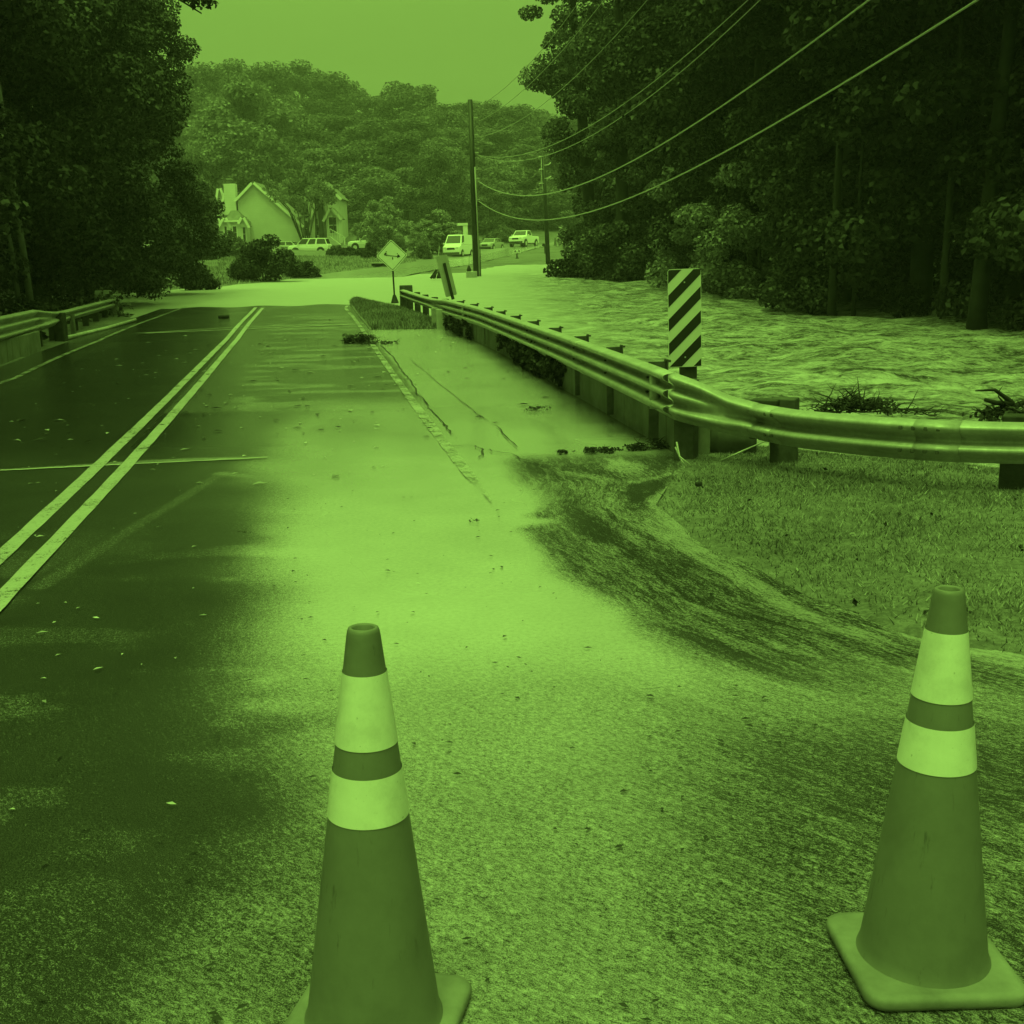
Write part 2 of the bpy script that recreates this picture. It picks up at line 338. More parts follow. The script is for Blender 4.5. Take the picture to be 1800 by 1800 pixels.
def dist_poly(X, Y, pts):
    d = np.full(X.shape, 1e9)
    for (ax, ay), (bx, by) in zip(pts[:-1], pts[1:]):
        vx, vy = bx - ax, by - ay; t = np.clip(((X - ax) * vx + (Y - ay) * vy) / (vx * vx + vy * vy + 1e-9), 0, 1)
        d = np.minimum(d, np.hypot(X - ax - t * vx, Y - ay - t * vy))
    return d
def vnoise(X, Y, sc, seed):
    r = np.random.default_rng(seed); g = r.random((128, 128)); u, v = X / sc + 50.3, Y / sc + 50.7
    i, j = np.floor(u).astype(int), np.floor(v).astype(int); a, b = u - i, v - j; a = a * a * (3 - 2 * a); b = b * b * (3 - 2 * b)
    q = lambda p, s: g[p % 128, s % 128]
    return (q(i, j) * (1 - a) + q(i + 1, j) * a) * (1 - b) + (q(i, j + 1) * (1 - a) + q(i + 1, j + 1) * a) * b
def fbm(X, Y, sc, seed, n=4): return sum(vnoise(X, Y, sc / 2 ** k, seed + k) / 2 ** k for k in range(n)) / sum(1 / 2 ** k for k in range(n))
ss = lambda v, a, b: np.clip((v - a) / (b - a), 0, 1) ** 2 * (3 - 2 * np.clip((v - a) / (b - a), 0, 1))
n1, n2 = fbm(X, Y, 1.6, 3), fbm(X * .45, Y * 1.2, .5, 9)
e = xe(Y); c0 = xc(Y)
mud = np.full_like(X, .12) + .16 * (n1 - .4)
muddy_glare = ss(X + (n1 - .5) * .8, c0 * .42 + e * .58 - 1.05, c0 * .38 + e * .62 + .25) * ss(Y, 2.3, 6.3) * (1 - ss(Y, 12.5, 17)) * (1 - .55 * ss(X - (n1 - .5) * .8, .1, .9) * ss(Y, 5, 8))  # muddy water together with sky glare painted along the wet lane
xB = np.interp(Y, [2, 4.5, 5.5, 6.4, 8, 9.5, 11], [1.1, .8, .5, .12, .12, -.1, -.2]); offl = ss(X + (n1 - .5) * .35, xB - .12, xB + .4) * ss(Y, 4.2, 5.2) * (1 - ss(Y, 9.8, 10.6)); muddy_glare *= 1 - offl
mud = np.maximum(mud, 1.0 * muddy_glare)
lo = np.interp(Y, [2.2, 3, 4, 5, 8], [-1.0, -1.05, -1.25, -1.3, -1.6])
mud = np.maximum(mud, (.60 - .26 * ss(X, .2, 1.1) * (1 - ss(Y, 4, 6.5) * .6)) * ss(X + (n1 - .5) * .5, lo, lo + .85) * (1 - ss(Y, 5, 8)) * (.85 + .3 * n1) * (.78 + .18 * ss(Y, 2.4, 4.5)))  # fades out to the sides, painting their darker reflection
mud = np.maximum(mud, .36 * ss(X + (n1 - .5) * .5, -1.25, -.7) * (1 - ss(Y, 3.2, 4.2)) * (.7 + .6 * n1))
EDG = [(4.5, 1), (2.75, 4.0), (2.1, 4.76), (1.78, 5.12), (1.39, 5.78), (1.03, 7.21), (.92, 8.08), (1.0, 9.0), (.6, 12), (-.5, 20), (-3, 42)]
FD = dist_poly(X, Y, EDG); FS = Y - .35 * X
band = fbm(FS * .55, FD * 3.4, .8, 51, 3); band2 = fbm(FS * 1.1, FD * 7, .7, 57, 3)
mud = mud * (1 - offl) + offl * np.clip(.44 + 1.1 * (band - .5) + .5 * (band2 - .5), .08, .95)
mud = np.maximum(mud, .52 * ss(X, c0 + .2, c0 + 1.0) * ss(Y, 11, 15) * ss(n2, .42, .62) * (1 - ss(Y, 36, 41)))
mud = np.maximum(mud, ss(X, e + .02, e + .25) * ss(Y, 9.6, 11) * (1 - ss(Y, 30, 30.4)) * (.80 + .4 * ss(n1, .3, .55)))
mud = np.maximum(mud, 1.25 * ss(Y, 44, 47))
mud *= 1 - .45 * (1 - ss(X, -1.05, -.6)) * (1 - ss(Y, 3.2, 4.5))  # bottom left painted darker for its dark tree reflection and vignette
mud += .16 * ss(fbm(X * .8 + Y * .25, Y * 1.6, .5, 41), .45, .65) * (1 - ss(X, -1.2, -.3)) * (1 - ss(Y, 6.5, 9))
CH = np.zeros_like(X)
# darker strip along the parapet foot
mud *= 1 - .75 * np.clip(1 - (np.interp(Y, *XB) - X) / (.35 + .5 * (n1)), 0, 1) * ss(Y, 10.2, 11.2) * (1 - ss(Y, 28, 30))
for pts, w, a in (([(70, 1030), (160, 975), (270, 905), (390, 832)], .07, .26), ([(0, 826), (180, 815), (400, 805), (640, 800)], .10, .45), ([(390, 832), (520, 845), (700, 835)], .12, .4),
                  ([(250, 588), (420, 579), (640, 573)], .22, .5), ([(1215, 825), (1100, 850), (990, 830)], .08, .5), ([(420, 560), (520, 480 + 70)], .4, .3),
                  ([(1250, 815), (1160, 880), (1210, 960), (1400, 1075), (1600, 1150), (1800, 1195)], .09, .62), ([(1050, 960), (1180, 1060), (1320, 1110), (1480, 1180)], .10, .4)):
    d = dist_poly(X, Y, pix_poly(pts)) + (n1 - .5) * w; mud = np.maximum(mud, np.minimum(1, a * 1.15) * (1 - ss(d, w * .4, w * 1.4)))
for pts, w, a in (([(960, 930), (1040, 1010), (1130, 1050)], .11, .6), ([(1180, 985), (1330, 1085), (1480, 1125), (1640, 1160), (1790, 1200)], .10, .7), ([(960, 905), (1010, 880), (1140, 830)], .08, .4)):
    d = dist_poly(X, Y, pix_poly(pts)) + (n1 - .5) * w * 1.6; f = (1 - ss(d, w * .1, w * 2.2)) * (.5 + .5 * ss(n2, .38, .62)); mud = mud * (1 - f) + f * (.52 - .22 * a); CH = np.maximum(CH, 1 - ss(d, w * .3, w * 2))
film = np.clip(.10 + .65 * muddy_glare + .3 * ss(Y, 5, 9) + .5 * (n1 - .5), 0, 1)
film = np.maximum(film, .9 * ss(Y, 8, 12)); film *= np.where(X < c0, .85, 1)
rip = np.clip(.12 + .3 * ss(X, .1, 1.0) * (1 - ss(Y, 9, 10.5)) + .12 * (1 - ss(Y, 3.5, 6)), 0, 1)
rip = np.where((Y > 14), .12 + .25 * (X > c0), rip); rip *= (1 - .75 * muddy_glare); rip = np.maximum(np.maximum(rip, CH), offl)
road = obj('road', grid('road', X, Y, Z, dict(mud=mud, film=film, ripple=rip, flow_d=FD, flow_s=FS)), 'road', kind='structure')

def strip(name, fx, w0, y0, y1, mat, parent, dz=.006, step=.25, wear=0, **pr):
    ys = np.arange(y0, y1 + 1e-6, step); V = []; Fq = []
    for i, y in enumerate(ys):
        j = (random.random() - .5) * wear
        w = w0 * min(1, .15 + (y - y0) / 1.5) if wear > .01 else w0
        x = float(fx(y)); z = float(zr(y)) + dz + .004
        V += [(x - w / 2 + j, y, z), (x + w / 2 + (random.random() - .5) * wear, y, z)]
        if i: Fq.append((2 * i - 2, 2 * i - 1, 2 * i + 1, 2 * i))
    return obj(name, np_mesh(name, V, Fq), mat, parent, **pr)
strip('centre_line', lambda y: xc(y) - .125 + .0 * y, .11, 1.4, 41.4, 'line', road, wear=.008)
strip('centre_line', lambda y: xc(y) + .125, .11, 1.4, 41.2, 'line', road, wear=.008)
strip('edge_line', xl, .10, 14, 43.5, 'line_faded', road, wear=.01)
strip('edge_line', xe, .10, 8.3, 42.0, 'line_faded', road, wear=.012)
def cross_joint(p0, p1, w, mat, name):
    a, b = G(*p0), G(*p1); n = 40; V = []; Fq = []
    for i in range(n + 1):
        t = i / n; x = a[0] + (b[0] - a[0]) * t; y = a[1] + (b[1] - a[1]) * t + random.uniform(-.01, .01); z = float(zr(y)) + .008
        V += [(x, y - w / 2, z), (x, y + w / 2, z)]
        if i: Fq.append((2 * i - 2, 2 * i, 2 * i + 1, 2 * i - 1))
    return obj(name, np_mesh(name, V, Fq), mat, road)
cross_joint((0, 828), (470, 805), .05, 'paleconcrete', 'expansion_joint'); cross_joint((20, 832), (410, 811), .012, 'dark', 'joint_gap')
cross_joint((255, 589), (640, 574), .16, 'paleconcrete', 'expansion_joint')
def crack(pts, w):
    P = []
    for p, q in zip(pts[:-1], pts[1:]):
        for k in range(6): P.append(G(p[0] + (q[0] - p[0]) * k / 6, p[1] + (q[1] - p[1]) * k / 6)[:2])
    P.append(G(*pts[-1])[:2]); P = np.array(P); P[1:-1] += RNG.normal(size=P[1:-1].shape) * .012; V = []; Fq = []
    for i, p in enumerate(P):
        d = P[min(i + 1, len(P) - 1)] - P[max(i - 1, 0)]; d /= np.linalg.norm(d); h = w * random.uniform(.15, .55) * (.2 if i in (0, len(P) - 1) else 1)
        V += [(p[0] - d[1] * h, p[1] + d[0] * h, .012), (p[0] + d[1] * h, p[1] - d[0] * h, .012)]
        if i: Fq.append((2 * i - 2, 2 * i - 1, 2 * i + 1, 2 * i))
    obj('pavement_crack', np_mesh('pavement_crack', V, Fq), 'dark', road)
for pts, w in (([(668, 606), (690, 628), (706, 650), (720, 668), (735, 693), (755, 718), (777, 744), (797, 766)], .022), ([(790, 786), (830, 784), (850, 792), (842, 806)], .02), ([(850, 792), (900, 800), (958, 824)], .016), ([(872, 750), (910, 788)], .02), ([(720, 630), (800, 700), (860, 742)], .010)): crack(pts, w)

# flood water: the creek on the right and the flooded crossing
xs = axis([(-60, -24, 2), (-24, -2, .5), (-2, 22, .16), (22, 70, 2)]); ys = np.concatenate([np.geomspace(6.5, 104, 420)])
X, Y = np.meshgrid(xs, ys); Z = zw(Y)
rough = ss(X - (-1.0 + (Y - 30) * -.02), 0, 5) * (1 - ss(Y, 60, 85) * .7)
wv = (fbm(X * .55 + Y * .12, Y * 1.5 - X * .25, 1.1, 21) - .5) * .5 + (fbm(X * .6, Y * 2.2, .5, 31, 3) - .5) * .24
Z = Z + rough * wv * np.clip(Y / 16, .5, 1.2) * .8
obj('flood_water', grid('flood_water', X, Y, Z, dict(rough=rough)), 'water', kind='structure')

# lawn patch on the near right
def hl(x, y):
    ed = np.interp(y, *XB); s0 = x - ed + .30 * (fbm(x, y, .55, 83) - .5) - .04; s = np.clip(s0, 0, None)
    rl = np.interp(x, [-5, 1.4, 2.1, 3.4, 5, 7, 12], [10.2, 10.1, 9.5, 8.5, 7.0, 5, 1])      # the rail line
    return -.03 + .036 * np.clip((s0 + .10) / .10, 0, 1) + .02 * np.clip(s / .8, 0, 1) ** 1.5 - .13 * np.clip(y - rl - .6, 0, 9) + .02 * np.sin(x * 3.1) * np.sin(y * 2.3)
ys = np.arange(-2, 17.5, .12); us = np.linspace(0, 1, 110) ** 1.3; U, Y = np.meshgrid(us, ys)
L0 = np.where(Y < 10.2, xb(Y) - .28, 1.62 + (Y - 10.2) * .12); X = L0 + (14 - L0) * U; Z = hl(X, Y)
obj('lawn', grid('lawn', X, Y, Z), 'ground', kind='structure')
# grass patch between the road end and the far end of the rail
ys = np.arange(30.0, 44.5, .2); us = np.linspace(0, 1, 24); U, Y = np.meshgrid(us, ys)
L0 = np.interp(Y, [30, 42.8, 44.5], [-3.35, -5.45, -5.3]); R0 = np.interp(Y, [30, 33, 38.5, 42.8, 44.5], [-1.55, -2.0, -3.3, -5.0, -5.2]); X = L0 + (R0 - L0) * U
Z = zr(Y) + .012 + .10 * np.sin(np.pi * U) ** .6 * ss(Y, 30, 31.5)
obj('verge', grid('verge', X, Y, Z), 'ground', kind='structure')

def blades(pts, h, w, name, mat, lean=.5):
    n = len(pts); a = RNG.random(n) * 6.283; hh = h * (.5 + RNG.random(n)); ln = lean * hh * RNG.random(n); b = RNG.random(n) * 6.283
    dx, dy = np.cos(a) * w / 2, np.sin(a) * w / 2; P = np.asarray(pts)
    tip = P + np.stack([np.cos(b) * ln, np.sin(b) * ln, hh], -1)
    V = np.stack([P + np.stack([dx, dy, 0 * dx - .01], -1), P - np.stack([dx, dy, 0 * dx + .01], -1), tip], 1).reshape(-1, 3)
    return np_mesh(name, V, np.arange(3 * n).reshape(-1, 3))
n = 260000; x = RNG.uniform(.8, 7.5, n); y = RNG.uniform(2.5, 13, n); keep = (x > xb(y) + RNG.normal(.14, .13, n)) & (x / y < .62) & ((fbm(x, y, .35, 77) + RNG.random(n) * .5) > .62); x, y = x[keep], y[keep]
obj('grass', blades(np.stack([x, y, hl(x, y)], -1), .012 + .034 * fbm(x, y, .22, 61) ** 2, .011, 'grass', 'blade', 2.2), 'blade', kind='stuff', label='short wet grass on the near right roadside', category='grass')
n = 16000; y = RNG.uniform(30, 43, n); u = RNG.random(n); a = np.interp(y, [30, 42.8], [-3.3, -5.4]); b = np.interp(y, [30, 33, 38.5, 42.8], [-1.55, -2.0, -3.3, -5.0]); x = a + (b - a) * u
obj('grass', blades(np.stack([x, y, zr(y) + .012 + .1 * np.sin(np.pi * u) ** .6 * ss(y, 30, 31.5)], -1), .09, .03, 'grass', 'blade', 1.0), 'blade', kind='stuff', label='dark grass patch beside the far end of the right rail', category='grass')
n = 60000; y = RNG.uniform(56, 125, n); x = RNG.uniform(-60, -4, n); k = x < np.interp(y, [56.6, 64, 73, 88, 101, 131], [-17, -14.7, -13.4, -11.7, -9.7, -6]) - RNG.random(n) * .4; x, y = x[k], y[k]
obj('grass', blades(np.stack([x, y, hterr(x, y)], -1), .16, .07, 'grass', 'blade', 1.0), 'blade', kind='stuff', label='lawn grass rising to the houses on the left', category='grass')

# ------------------------------------------------------------------ foliage
def leaves(cent, rad, n, size, flat=.55, shell=.5):
    """n leaves spread over clumps; returns verts and quads"""
    cent = np.asarray(cent, float); rad = np.asarray(rad, float); k = len(cent)
    vol = rad[:, 0] * rad[:, 1]; i = RNG.choice(k, n, p=vol / vol.sum())
    d = RNG.normal(size=(n, 3)); d /= np.linalg.norm(d, axis=1)[:, None]
    r = RNG.random(n) ** (1 / 3 * (1 - shell) + .12); P = cent[i] + d * rad[i] * r[:, None]
    nor = d * .7 + RNG.normal(size=(n, 3)) * flat + np.array([0, 0, .55]); nor /= np.linalg.norm(nor, axis=1)[:, None]
    t = np.cross(nor, RNG.normal(size=(n, 3))); t /= np.linalg.norm(t, axis=1)[:, None] + 1e-9; b = np.cross(nor, t)
    s = size * (.6 + .8 * RNG.random(n))[:, None]
    V = np.stack([P - t * s * .5, P + b * s * .32 + nor * s * .08, P + t * s * .5 - nor * s * .12, P - b * s * .32 + nor * s * .08], 1).reshape(-1, 3)
    return V, np.arange(4 * n).reshape(-1, 4)
def crown_clumps(n, H, rad, base, kind, cr):
    C, Rr = [], []
    while len(C) < n:
        t = random.random(); a = random.random() * 6.283
        if kind == 'round': prof = math.sin(math.pi * min(1, (.1 + .9 * t))) ** .55
        elif kind == 'column': prof = (.75 + .25 * math.sin(t * 9 + a)) * (1 - t ** 5) * (.8 + .2 * min(1, t * 4))
        elif kind == 'wide': prof = (1 - (2 * t - .75) ** 2 * .5) if t < .95 else .4
        rr = rad * max(.15, prof) * (random.random() ** .35)
        z = base + (H - base) * t; q = cr * random.uniform(.55, 1.3)
        C.append((math.cos(a) * rr, math.sin(a) * rr, z)); Rr.append((q, q, q * random.uniform(.5, .8)))
    return C, Rr
def tree_proto(name, H, rad, base, kind, nclump, cr, nleaf, size, leafmat, label, group, trunk_r=.25, bark='bark', limbs=10, shell=.5):
    C, Rr = crown_clumps(nclump, H, rad, base, kind, cr)
    t = thing(name, label, 'tree', group=group)
    V, Fq = leaves(C, Rr, nleaf, size, shell=shell)
    bm = bmesh.new(); lean = Vector((random.uniform(-.4, .4), random.uniform(-.4, .4), 0))
    tr = [Vector((0, 0, -.6)), Vector((0, 0, .3)) , lean * .3 + Vector((0, 0, H * .3)), lean * .7 + Vector((0, 0, H * .6)), lean + Vector((0, 0, H * .88))]
    tube(bm, tr, [trunk_r * 1.5, trunk_r * 1.1, trunk_r * .85, trunk_r * .55, trunk_r * .15], 9)
    for q in random.sample(C, min(limbs, len(C))):
        q = Vector(q); z0 = max(H * .15, q.z - q.xy.length * .8); f = z0 / H; st = lean * f + Vector((0, 0, z0)); mid = (st + q) / 2 + Vector((0, 0, -.3))
        tube(bm, [st, mid, q], [trunk_r * .4, trunk_r * .25, trunk_r * .06], 6)
    obj('trunk', bm, bark, t)
    obj('crown', np_mesh(name + '_crown', V, Fq), leafmat, t)
    return t
USED = set()
def plant(proto, x, y, rz=None, sc=1, scz=None, z=None, label=None):
    z = float(hterr(x, y)) - .1 if z is None else z
    rz = random.random() * 6.283 if rz is None else rz; s = (sc, sc, scz or sc)
    if proto.name not in USED:
        USED.add(proto.name); proto.location = (x, y, z); proto.rotation_euler = (0, 0, rz); proto.scale = s
        if label: proto['label'] = label
        return proto
    return copy_tree(proto, (x, y, z), rz, s, label)

GR = 'dark trees standing along the right bank of the flood'
LR = 'dark broadleaf tree of the deeper rows in the tall wall on the right bank'
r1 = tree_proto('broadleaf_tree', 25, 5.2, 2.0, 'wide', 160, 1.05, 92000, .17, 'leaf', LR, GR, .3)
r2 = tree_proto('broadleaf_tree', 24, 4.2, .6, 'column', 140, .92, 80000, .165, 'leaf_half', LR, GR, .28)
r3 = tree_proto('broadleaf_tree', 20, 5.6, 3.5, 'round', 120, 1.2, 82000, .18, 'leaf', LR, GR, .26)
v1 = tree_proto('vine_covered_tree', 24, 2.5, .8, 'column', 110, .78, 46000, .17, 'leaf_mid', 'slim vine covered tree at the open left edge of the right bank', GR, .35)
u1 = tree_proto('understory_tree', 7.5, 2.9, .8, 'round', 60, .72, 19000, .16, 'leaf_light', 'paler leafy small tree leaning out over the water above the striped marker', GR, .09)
plant(v1, 4.85, 67, rz=0, sc=1.0); v1.rotation_euler = (0, R(-4.5), 0)
plant(v1, 5.4, 57.5, sc=.95, label='second vine covered tree from the open edge, its thick black trunk in water')
plant(r2, 7.6, 74, sc=1.1, label='tall dark tree between the second vine covered tree and the striped marker'); plant(r2, 9.5, 62, sc=1.0, label='dark leafy tree rising straight behind the striped marker sign'); plant(r1, 9.5, 49.5, sc=1.0, label='dark leafy tree behind the leaf wrapped trunk right of the striped marker'); plant(r3, 9.8, 43.5, sc=1.05, label='dark leafy tree between the leaf wrapped trunk and the feathery waterline shrub')
plant(u1, 7.9, 47, sc=.95); plant(u1, 8.3, 41.0, sc=.8, label='paler leafy small tree at the waterline just right of the striped marker')
plant(r2, 10.4, 38.0, sc=.95, label='dark leafy tree rising behind the feathery waterline shrub'); plant(r1, 11.5, 34.5, sc=1.0, label='dark leafy tree behind the dark scrub between the bare trunks'); plant(r3, 12.8, 31.0, sc=1.05, label='dark leafy tree right of the thick leaning trunk at the far right'); plant(r2, 13.6, 28.5, sc=1.0, label='dark leafy tree at the right edge of the picture, nearest on that bank')
plant(r1, 14.8, 25.5, sc=1.05, label=LR); plant(r3, 15.8, 22.5, sc=1.0, label=LR)
for x, y, p in ((13, 56, r1), (15, 47, r3), (16, 40, r1), (17, 34, r2), (19, 29, r1), (20, 50, r2), (22, 41, r3), (12, 70, r3), (14, 82, r1), (9, 86, r2), (18, 62, r2), (24, 33, r1), (21, 26, r3), (26, 52, r1), (20, 74, r1), (27, 66, r3), (34, 44, r2), (30, 58, r1), (32, 36, r3), (35, 55, r2)):
    plant(p, x, y, sc=random.uniform(.95, 1.15), label=LR)
# bare dark trunks at the right water edge
for i, (px, py, w, H, lab) in enumerate(((1462, 547, .12, 11, 'thin black trunk rising from the water behind the small pale shrub'), (1655, 556, .10, 9, 'thin black trunk in the water left of the big leaning trunk'), (1718, 561, .22, 13, 'thick black leaning trunk standing in the water at the far right'), (1500, 548, .06, 9, 'slim black stem beside the thin trunk in the water'), (1320, 522, .18, 14, 'dark trunk wrapped in leaves at the waterline right of the striped marker'))):
    q = GT(px, py); t = thing('bare_trunk', lab, 'tree', (q[0], q[1], float(zw(q[1])) - .1), 0, GR)
    ln = .9 if i == 2 else .25
    obj('trunk', T([(0, 0, -.6), (0, 0, .4), (ln * .3, 0, H * .4), (ln, .2, H)], [w * 1.4, w, w * .75, w * .35], 9), 'bark', t)
    C = [(random.uniform(-1.4, 1.4) + ln, random.uniform(-1.2, 1.2), random.uniform(H * .5, H)) for _ in range(14)]
    V, Fq = leaves(C, [(.8, .8, .5)] * 14, 3500, .2); obj('crown', np_mesh('bare_crown', V, Fq), 'leaf', t)
# low soft shrub and edge scrub at the right waterline
def shrub(px, py, w, h, n, size, mat, label, name='shrub', dz=0, group=None, q=None, sparse=False):
    if q is None: q = GT(px, py)
    t = thing(name, label, 'shrub', (q[0], q[1], float(max(hterr(q[0], q[1]), zw(q[1]) if q[1] < 98 and q[0] > -6 else -9)) + dz), 0, group)
    k = 34; C = []
    for _ in range(k):
        a = random.random() * 6.283; u = random.random() ** .5; f = 1 - .65 * u * u; C.append((math.cos(a) * u * w * .42, math.sin(a) * u * w * .34, h * (.06 + .80 * f * random.random() ** .8)))
    V, Fq = leaves(C, [(w * .13, w * .12, h * .15)] * k, n, size)
    obj('foliage', np_mesh(name + '_foliage', V, Fq), mat, t)
    bm = bmesh.new()
    for c in random.sample(C, 9): tube(bm, [(c[0] * .1, c[1] * .1, -.2), (c[0] * .4, c[1] * .4, c[2] * .5), c], [.035, .025, .008], 5)
    obj('stem', bm, 'bark', t)
    return t
shrub(1420, 543, 2.6, 2.0, 3200, .13, 'leaf_mid', 'soft feathery shrub at the waterline in front of the black trunks')
shrub(1590, 546, 1.5, 1.0, 1600, .09, 'leaf', 'dark leafy scrub at the waterline between the bare trunks')
shrub(1010, 490, 3.2, 1.4, 1400, .2, 'leaf_black', 'black scrubby tangle round the base of the vine covered edge tree')
shrub(1140, 485, 3.4, 2.2, 2200, .18, 'leaf_mid', 'mid green scrub under the trees left of the striped marker')
shrub(1250, 500, 3.2, 2.4, 2200, .18, 'leaf', 'dark scrub in the water behind the striped marker')
shrub(992, 438, 1.9, 3.0, 260, .35, 'paleleaf', 'pale spotty shrub beyond the second utility pole')

# left side: a tall dark mass leaning over the left rail
GL = 'dark trees massed over the left rail'
LL = 'dark broadleaf tree of the black mass behind the left rail'
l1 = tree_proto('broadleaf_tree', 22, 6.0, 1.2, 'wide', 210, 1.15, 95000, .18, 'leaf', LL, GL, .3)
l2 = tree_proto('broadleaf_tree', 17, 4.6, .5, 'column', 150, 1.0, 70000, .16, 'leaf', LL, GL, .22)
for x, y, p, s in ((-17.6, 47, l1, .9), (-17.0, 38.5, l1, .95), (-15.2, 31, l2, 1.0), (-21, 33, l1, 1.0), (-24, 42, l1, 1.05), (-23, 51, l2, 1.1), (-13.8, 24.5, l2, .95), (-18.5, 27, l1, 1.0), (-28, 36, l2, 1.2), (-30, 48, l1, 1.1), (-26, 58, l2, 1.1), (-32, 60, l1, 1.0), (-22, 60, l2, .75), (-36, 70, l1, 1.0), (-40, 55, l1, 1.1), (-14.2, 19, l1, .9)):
    plant(p, x, y, sc=s)
plant(l2, -14.6, 43.5, sc=.72, label='dark leafy column at the right front edge of the left tree mass')
plant(l2, -15.6, 53, sc=.8, label='dark leafy tree at the right rim of the left mass, nearest the left house')
for x, y, p, s in ((-12.5, 11, l1, 1.0), (-11.5, 4, l2, 1.15), (-14, -4, l1, 1.0)): plant(p, x, y, sc=s, z=-.1, label='unseen dark tree added on the near left to shade the wet road')  # out of view, added to block sky and darken the road reflection
for x, y, p, s in ((14.5, 17, r1, .95), (12.5, 10, r2, .9), (12, 2.5, r3, .9), (16, -5, r1, .9)): plant(p, x, y, sc=s, z=-.2, label='unseen dark tree added on the near right bank to shade the wet road')  # likewise unseen, added to darken reflections on the right
# branch of the nearest left tree that hangs into the sky
t = thing('overhanging_tree', 'black tree whose drooping leafy branch hangs into the sky at the upper left', 'tree', (-12.2, 16.5, -.2), 0, GL)
obj('trunk', T([(0, 0, -.5), (.1, 0, 4), (.5, 1, 8), (.8, 2, 12)], [.36, .28, .22, .1], 10), 'bark', t)
br = [Vector((.4, .9, 7.4)), Vector((2.4, 3.4, 9.0)), Vector((4.6, 5.8, 8.3)), Vector((5.7, 6.6, 7.0)), Vector((6.75, 7.2, 6.35))]
obj('branch', T(br, [.12, .08, .05, .03, .012], 7), 'bark', t)
C = [tuple(br[1] + (br[4] - br[1]) * f * 1 + Vector((random.uniform(-.25, .25), random.uniform(-.3, .3), random.uniform(-.1, .25) + .9 * math.sin(math.pi * f) * (1 - f) )) ) for f in np.linspace(.1, 1, 16)]
V, Fq = leaves(C, [(.26, .26, .16)] * 16, 1500, .11); obj('foliage', np_mesh('branch_leaves', V, Fq), 'leaf_black', t)
C = [(random.uniform(-2.5, 3.2), random.uniform(-2, 4), random.uniform(6, 14)) for _ in range(60)]
V, Fq = leaves(C, [(1, 1, .7)] * 60, 16000, .2); obj('crown', np_mesh('over_crown', V, Fq), 'leaf_black', t)
for px, w, h in ((58, .10, 7), (38, .07, 6)):
    q = D(px, 545, 36); t = thing('bare_trunk', 'pale %s trunk behind the left rail%s' % (('thicker', '') if w > .08 else ('thin', ', leftmost of the pair')), 'tree', (q[0], q[1], q[2] - .6), 0)
    obj('trunk', T([(0, 0, -.6), (-.1, 0, 2), (-.35, 0, h)], [w * 1.2, w, w * .7], 8), 'pale_bark', t)
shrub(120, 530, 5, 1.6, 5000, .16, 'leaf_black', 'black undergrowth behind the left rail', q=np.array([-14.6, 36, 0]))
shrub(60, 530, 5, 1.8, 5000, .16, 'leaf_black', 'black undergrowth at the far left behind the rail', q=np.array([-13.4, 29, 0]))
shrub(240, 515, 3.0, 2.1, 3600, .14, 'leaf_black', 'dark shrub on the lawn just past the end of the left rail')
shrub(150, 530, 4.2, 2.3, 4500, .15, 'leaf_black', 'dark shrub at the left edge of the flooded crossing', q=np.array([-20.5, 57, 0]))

# hillside wood behind the houses
GB = 'hazy trees on the wooded hillside'
LB = 'hazy broadleaf tree of the wooded hillside behind the houses'
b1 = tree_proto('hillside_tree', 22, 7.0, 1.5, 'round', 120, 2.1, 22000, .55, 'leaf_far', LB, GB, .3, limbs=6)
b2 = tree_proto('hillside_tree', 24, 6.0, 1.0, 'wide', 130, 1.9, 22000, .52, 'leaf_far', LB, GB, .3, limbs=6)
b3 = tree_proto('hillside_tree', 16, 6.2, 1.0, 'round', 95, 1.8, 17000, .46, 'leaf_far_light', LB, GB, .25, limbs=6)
BT = []
def back(px, top, dep, p, wid=None, label=None):
    q = D(px, top, dep); z = float(hterr(q[0], q[1])); H = {id(b1): 23.0, id(b2): 25.0, id(b3): 17.0}[id(p)]
    s = max(.5, (q[2] - z) / H); w = s if wid is None else wid
    plant(p, q[0], q[1], sc=w, scz=s, label=label)
